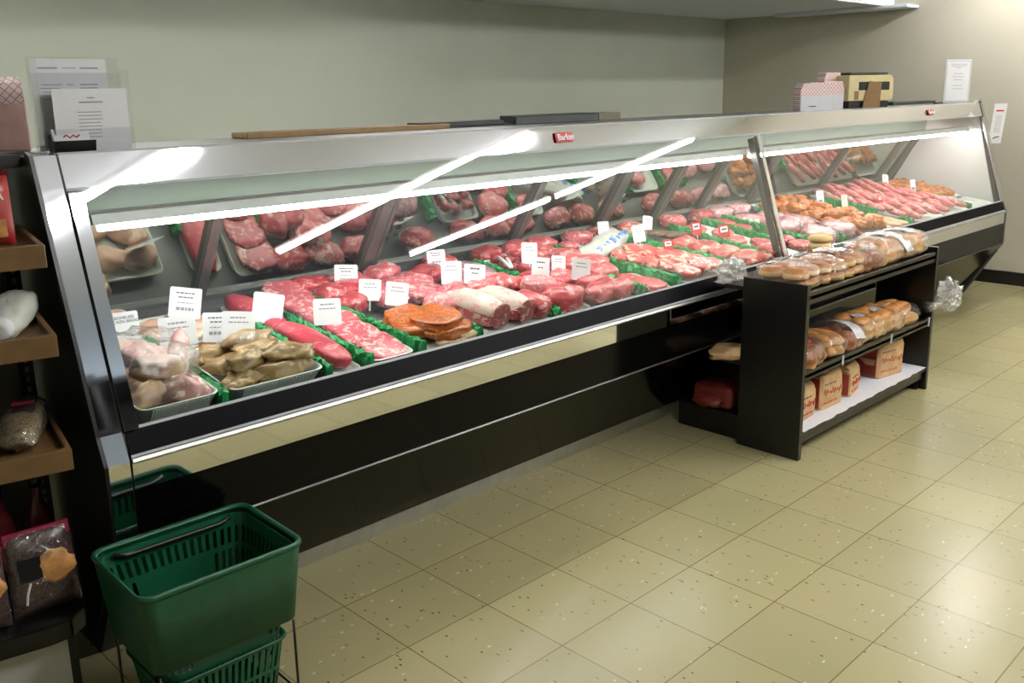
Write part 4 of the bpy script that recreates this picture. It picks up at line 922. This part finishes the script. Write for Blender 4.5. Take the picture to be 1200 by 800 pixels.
# ------------------------------------------------------------------ left shelf unit
GA = R(-10.7); GO = Vector((-.705,.02,0))
G = thing('shelf_unit', 'brown and black shelf unit with four shelves left of the case', 'shelf unit', tuple(GO), GA)
for x in (-.045, -.90):
    u = MB().box(x,x+.035,.44,.475,0,1.32).obj('upright', 'black_plastic', G)
    sl = MB()
    for q in range(46): sl.box(x+.013,x+.022,.4385,.441,.06+q*.027,.075+q*.027)
    sl.obj('slot', 'panel_beige', u)
MB().box(-.90,-.01,.475,.485,0.1,1.30).obj('back_panel', 'panel_beige', G)
for z in (1.19, .985, .71):
    s = MB().box(-.93,0,.0,.44,z-.03,z-.018).obj('shelf', 'shelf_wood', G)
    MB().box(-.93,.0,-.012,.006,z-.052,z).box(-.012,.0,.006,.40,z-.045,z).obj('shelf_lip', 'shelf_wood', s, False, .002)
    for x in (-.04,): MB().prism([(.06,z-.03), (.44,z-.12), (.44,z-.03)], x, x+.006).obj('bracket', 'black_plastic', s)
pts = [(-.93,.44), (-.93,-.02), (-.10,-.02), (-.05,-.01), (-.015,.03), (0,.10), (0,.44)]
MB().prism_z(pts, .235, .285).obj('base_shelf', 'black_wood', G, False, .004)
MB().box(-.93,-.06,.03,.04,0,.235).obj('base_panel', 'white_enamel', G); MB().box(-.06,-.04,.03,.44,0,.235).obj('base_panel', 'dark_grey', G)
GM = Matrix.Translation(GO) @ Matrix.Rotation(GA, 4, 'Z')
def on_g(name, label, cat, p, rz=0, group=None, lean=0):
    o = thing(name, label, cat, (0,0,0), 0, group); o.matrix_world = GM @ Matrix.Translation(p) @ Matrix.Rotation(R(rz), 4, 'Z') @ Matrix.Rotation(R(lean), 4, 'X'); return o
def pillow(w, h, d, mat, parent, name, seed=0, pinch=.25):       # upright pouch in the xz plane
    mb = MB(); nx, nz_ = 14, 18; f = []; bk = []
    for j in range(nz_+1):
        for i in range(nx+1):
            u, v = i/nx*2-1, j/nz_*2-1
            th = d*(max(0, 1-abs(u)**3)*max(0, 1-abs(v)**4))**.6+.0008
            wob = .004*nz((u, v, 0), seed, 3)
            f.append((u*w/2, -th+wob, (v+1)*h/2)); bk.append((u*w/2, th*.6+wob, (v+1)*h/2))
    q = lambda i, j: j*(nx+1)+i; n = len(f)
    fs = [(q(i,j), q(i+1,j), q(i+1,j+1), q(i,j+1)) for j in range(nz_) for i in range(nx)]
    mb.add(f+bk, fs+[tuple(n+k for k in reversed(x)) for x in fs])
    return mb.obj(name, mat, parent, True)
for i, (x, y) in enumerate([(-.10,.16), (-.24,.17), (-.38,.18)]):
    o = on_g('red_pouch', ['red pizza pouch nearest the right end of the top shelf', 'second red pouch on the top shelf', 'third red pouch on the top shelf'][i], 'pouch', (x, y, 1.174), 0, 'red pouches on the top shelf', -4)
    pillow(.125, .16, .03, 'red_pack', o, 'pouch_body', i); MB().box(-.045,.045,-.034,-.026,.02,.06).obj('window_patch', 'pastry', o)
    text('PIZZA', .034, 'card', o, Matrix.Translation((0,-.034,.115)) @ FRONT, .001, bold=True)
    MB().box(-.066,.066,-.002,.002,.156,.172).obj('top_seal', 'wine_red', o)
for i, (x, y, rz) in enumerate([(-.07,.18,-16), (-.20,.17,-20), (-.34,.18,-14)]):
    o = on_g('wrapped_loaf', ['white wrapped loaf at the right end of the second shelf', 'white wrapped loaf with a dark printed seal on the second shelf', 'third white wrapped loaf on the second shelf'][i], 'wrapped loaf', (x, y, .9685), rz, 'white wrapped loaves')
    mb = lump(.05, .17, .042, .85, .65, .14, 2, 30+i, 30, 18, .05, -.92); mb.v = [(a, b, c+.039) for a, b, c in mb.v]; mb.obj('loaf_body', 'white_wrap', o, True)
    MB().loft([[(r*math.cos(k*math.pi/7), -.168-s, .036+r*.8*math.sin(k*math.pi/7)) for k in range(14)] for s, r in ((-.02,.036), (.006,.03), (.008,.016), (.0,.004))], False, True).obj('folded_end', 'paper', o, True)
    if i == 1:
        e = lump(.026, .04, .004, 1, 1, .2, 2, 3, 20, 8); e.v = [(a-.005, b-.07, c+.081) for a, b, c in e.v]; e.obj('printed_seal', 'tag_brown', o, True)
        MB().box(-.02,.012,-.06,-.04,.083,.087).obj('printed_seal', 'ink', o)
for i, x in enumerate((-.075, -.19, -.305, -.42)):
    o = on_g('seed_bag', ['clear seed bag with black label at the right end of the third shelf', 'clear seed bag with black label second from the right', 'clear seed bag with black label third from the right', 'clear seed bag with black label farthest left'][i], 'seed bag', (x, .19, .6935), -14, 'seed bags on the third shelf')
    mb = lump(.047, .14, .035, .8, .7, .14, 2, 50+i, 28, 18, .05, -.92); mb.v = [(a, b, c+.033) for a, b, c in mb.v]; mb.obj('seed_fill', 'seed_mix', o, True)
    mb = lump(.05, .146, .037, .8, .7, .16, 2.2, 50+i, 32, 20, .08, -.92); mb.v = [(a, b, c+.0345) for a, b, c in mb.v]; mb.obj('bag_film', 'bag', o, True)
    mb = MB()
    g = [(-.042,.052), (-.022,.0675), (.0,.073), (.022,.0675), (.042,.052)]
    for y in (-.01, .12): mb.v += [(a, y, z) for a, z in g]
    mb.f = [(k, k+1, k+6, k+5) for k in range(4)]
    lb = mb.obj('black_label', 'black_plastic', o); md = lb.modifiers.new('s', 'SOLIDIFY'); md.thickness = .002
    MB().box(-.025,.025,.03,.05,.0735,.0765).obj('pink_stripe', 'pouch_pink', lb)
for i, (x, y) in enumerate([(-.085,.07), (-.245,.045), (-.40,.05)]):
    o = on_g('snack_pouch', ['pink topped snack pouch standing at the base shelf corner', 'pink topped snack pouch left of the corner one', 'third pink topped snack pouch on the base shelf'][i], 'pouch', (x, y, .2865), 6-6*i, 'pink topped pouches on the base shelf', -12)
    pillow(.148, .20, .022, 'pouch_dark', o, 'pouch_body', i+5); MB().box(-.074,.074,-.006,.003,.175,.205).obj('pink_header', 'pouch_pink', o)
    e = lump(.046, .006, .04, 1, 1, .3, 2.4, i, 22, 12); e.v = [(a+.024, b-.022, c+.105) for a, b, c in e.v]; e.obj('pastry_picture', 'pastry', o, True)
    MB().box(-.055,-.005,-.026,-.019,.085,.14).obj('dark_badge', 'black_plastic', o)
    pw = pillow(.154, .206, .0245, 'wrap', o, 'gloss_film', i+5); pw.location = (0,0,-.002)
    MB().tube([(-.05,-.025,.03), (-.045,-.026,.055), (-.035,-.027,.08)], .003, 5).obj('white_mark', 'card', o)
for i, (x, y) in enumerate([(-.06,.30), (-.15,.29), (-.24,.28), (-.33,.28), (-.42,.28)]):
    o = on_g('sauce_bottle', ['dark red bottle nearest the right back of the base shelf', 'second dark red bottle on the base shelf', 'middle dark red bottle on the base shelf', 'fourth dark red bottle on the base shelf', 'dark red bottle farthest left on the base shelf'][i], 'bottle', (x, y, .2855), 0, 'dark bottles on the base shelf')
    def ring(r, z): return [(r*math.cos(k*math.pi/8), r*math.sin(k*math.pi/8), z) for k in range(16)]
    MB().loft([ring(r, z) for r, z in ((.030,0), (.034,.01), (.034,.14), (.026,.17), (.013,.20), (.012,.235))], True, True).obj('bottle_body', 'wine_red', o, True)
    MB().loft([ring(.0345, .04), ring(.0345, .11)]).obj('bottle_label', 'red_pack', o, True); MB().loft([ring(.014, .235), ring(.014, .26)], True, True).obj('cap', 'black_plastic', o, True)

# ------------------------------------------------------------------ shopping basket on its stand
t = thing('shopping_basket', 'green plastic shopping basket with slotted sides beside the case', 'basket', (-.495,-.135,.0), R(-1.5))
W, D, ZR = .405, .315, .435
def ringz(w, d, z, r=.035): return [(x, y, z) for x, y in rrect(w, d, r, 6)]
MB().loft([ringz(W-.012,D-.012,ZR-.006), ringz(W-.004,D-.004,ZR), ringz(W+.006,D+.006,ZR), ringz(W+.010,D+.010,ZR-.008), ringz(W+.004,D+.004,ZR-.016), ringz(W-.012,D-.012,ZR-.014), ringz(W-.012,D-.012,ZR-.006)]).obj('rim', 'basket_green', t, True)
MB().loft([ringz(W+.002,D+.002,ZR-.012), ringz(W-.035,D-.03,.225), ringz(W-.039,D-.034,.225), ringz(W-.003,D-.003,ZR-.012)]).obj('outer_skirt', 'basket_green', t, True)
# inner tub: grid of bars around, slots left open in two tiers
def tub(z0, z1, w0, d0, w1, d1, tiers, n=120, full=False):
    mb = MB()
    def P_(k, s):
        per = rr(w0+(w1-w0)*s, d0+(d1-d0)*s); i = int(k) % len(per); return per[i]
    def rr(w, d):
        pts = []; base = rrect(w, d, .035, 3); m_ = len(base); L = [math.dist(base[i], base[(i+1) % m_]) for i in range(m_)]; tot = sum(L)
        for k in range(n):
            s = tot*k/n; i = 0
            while s > L[i]: s -= L[i]; i += 1
            a, b = base[i], base[(i+1) % m_]; f = s/L[i]; pts.append((a[0]+(b[0]-a[0])*f, a[1]+(b[1]-a[1])*f))
        return pts
    levels = [0]+sorted({v for tr in tiers for v in tr})+[1]; rings = [[(x, y, z0+(z1-z0)*s) for x, y in rr(w0+(w1-w0)*s, d0+(d1-d0)*s)] for s in levels]
    for r in rings: mb.v += r
    for j in range(len(levels)-1):
        mid = (levels[j]+levels[j+1])/2; slot = any(a < mid < b for a, b in tiers)
        for k in range(n):
            px, py = rings[j][k][:2]
            corner = abs(px) > .30*w0 or abs(py) > .5*d0 and False
            if slot and k % 2 and (full or mid > .66 or corner): continue
            mb.f.append((j*n+k, j*n+(k+1) % n, (j+1)*n+(k+1) % n, (j+1)*n+k))
    mb.f.append(tuple(range(n)))
    return mb
o = tub(.176, ZR-.018, W-.10, D-.085, W-.018, D-.018, [(.08,.30), (.36,.62), (.68,.86)]).obj('slotted_tub', 'basket_green', t)
md = o.modifiers.new('s', 'SOLIDIFY'); md.thickness = .003
for s in (-1, 1):
    MB().tube([(-W/2+.05, s*(D/2-.022), ZR-.02), (-W/2+.08, s*(D/2-.026), ZR-.03), (W/2-.08, s*(D/2-.026), ZR-.03), (W/2-.05, s*(D/2-.022), ZR-.02)], .006, 8).obj('handle', 'black_plastic', t, True)
t = thing('basket_stand', 'black wire stand carrying the green basket', 'stand', (-.495,-.135,0), R(-1.5))
for sx in (-1, 1):
    for sy in (-1, 1): MB().tube([(sx*.172, sy*.13, .0), (sx*.172, sy*.13, .215)], .0035, 6).obj('wire_leg', 'black_plastic', t, True)
MB().tube([(x, y, .012) for x, y in rrect(.344,.26,.01,2)]+[(.172,.12,.012)], .0035, 6).obj('base_wire', 'black_plastic', t, True)
lt = thing('shopping_basket', 'lower dark slatted basket nested under the green one', 'basket', (-.495,-.135,.002), R(-1.5))
o = tub(.004, .172, W-.13, D-.11, W-.085, D-.075, [(.1,.48), (.54,.92)], full=True).obj('slotted_tub', 'basket_green', lt); md = o.modifiers.new('s', 'SOLIDIFY'); md.thickness = .003
MB().loft([ringz(W-.088,D-.078,.168), ringz(W-.074,D-.064,.168), ringz(W-.074,D-.064,.173), ringz(W-.088,D-.078,.173), ringz(W-.088,D-.078,.168)]).obj('rim', 'basket_green', lt, True)

# tall dark shelving across the aisle (seen mirrored in the chrome)
t = thing('grocery_shelf', 'tall dark grocery shelf across the aisle, mirrored in the chrome post', 'shelf unit', (1.6,-3.3,0))
MB().box(-3.2,3.2,-.25,-.23,0,1.95).obj('back_panel', 'dark_grey', t)
for x in (-3.2, -1.08, 1.04, 3.16): MB().box(x,x+.04,-.23,.20,0,1.95).obj('upright', 'black_plastic', t)
for z in (.12, .5, .85, 1.2, 1.55, 1.88): MB().box(-3.18,3.18,-.23,.22,z,z+.035).obj('shelf', 'black_wood', t, False, .003)
# ------------------------------------------------------------------ camera, view
cam = bpy.data.cameras.new('camera'); co = bpy.data.objects.new('camera', cam); C.objects.link(co)
yaw, pit, rol, f = .776, .2328, -.0162, 1092.63
fw = Vector((math.sin(yaw)*math.cos(pit), math.cos(yaw)*math.cos(pit), -math.sin(pit)))
r0 = fw.cross(Vector((0,0,1))).normalized(); u0 = r0.cross(fw)
rt = math.cos(rol)*r0+math.sin(rol)*u0; up = -math.sin(rol)*r0+math.cos(rol)*u0
co.matrix_world = Matrix(((rt.x, up.x, -fw.x, -1.4024), (rt.y, up.y, -fw.y, -2.1706), (rt.z, up.z, -fw.z, 1.5047), (0,0,0,1)))
cam.sensor_width = 36; cam.lens = 36*f/1200; cam.shift_y = -35.04/1200; cam.clip_start = .02
SC.camera = co
w = bpy.data.worlds.new('world'); w.use_nodes = True; SC.world = w
w.node_tree.nodes['Background'].inputs[0].default_value = (.5,.5,.5,1); w.node_tree.nodes['Background'].inputs[1].default_value = .05
vs = SC.view_settings; vs.view_transform = 'Standard'; vs.look = 'None'; vs.exposure = .18; vs.gamma = 1; vs.use_curve_mapping = False
cy = SC.cycles; cy.use_denoising = True; cy.max_bounces = 10; cy.transparent_max_bounces = 24; cy.sample_clamp_indirect = 8; cy.caustics_reflective = False; cy.caustics_refractive = False
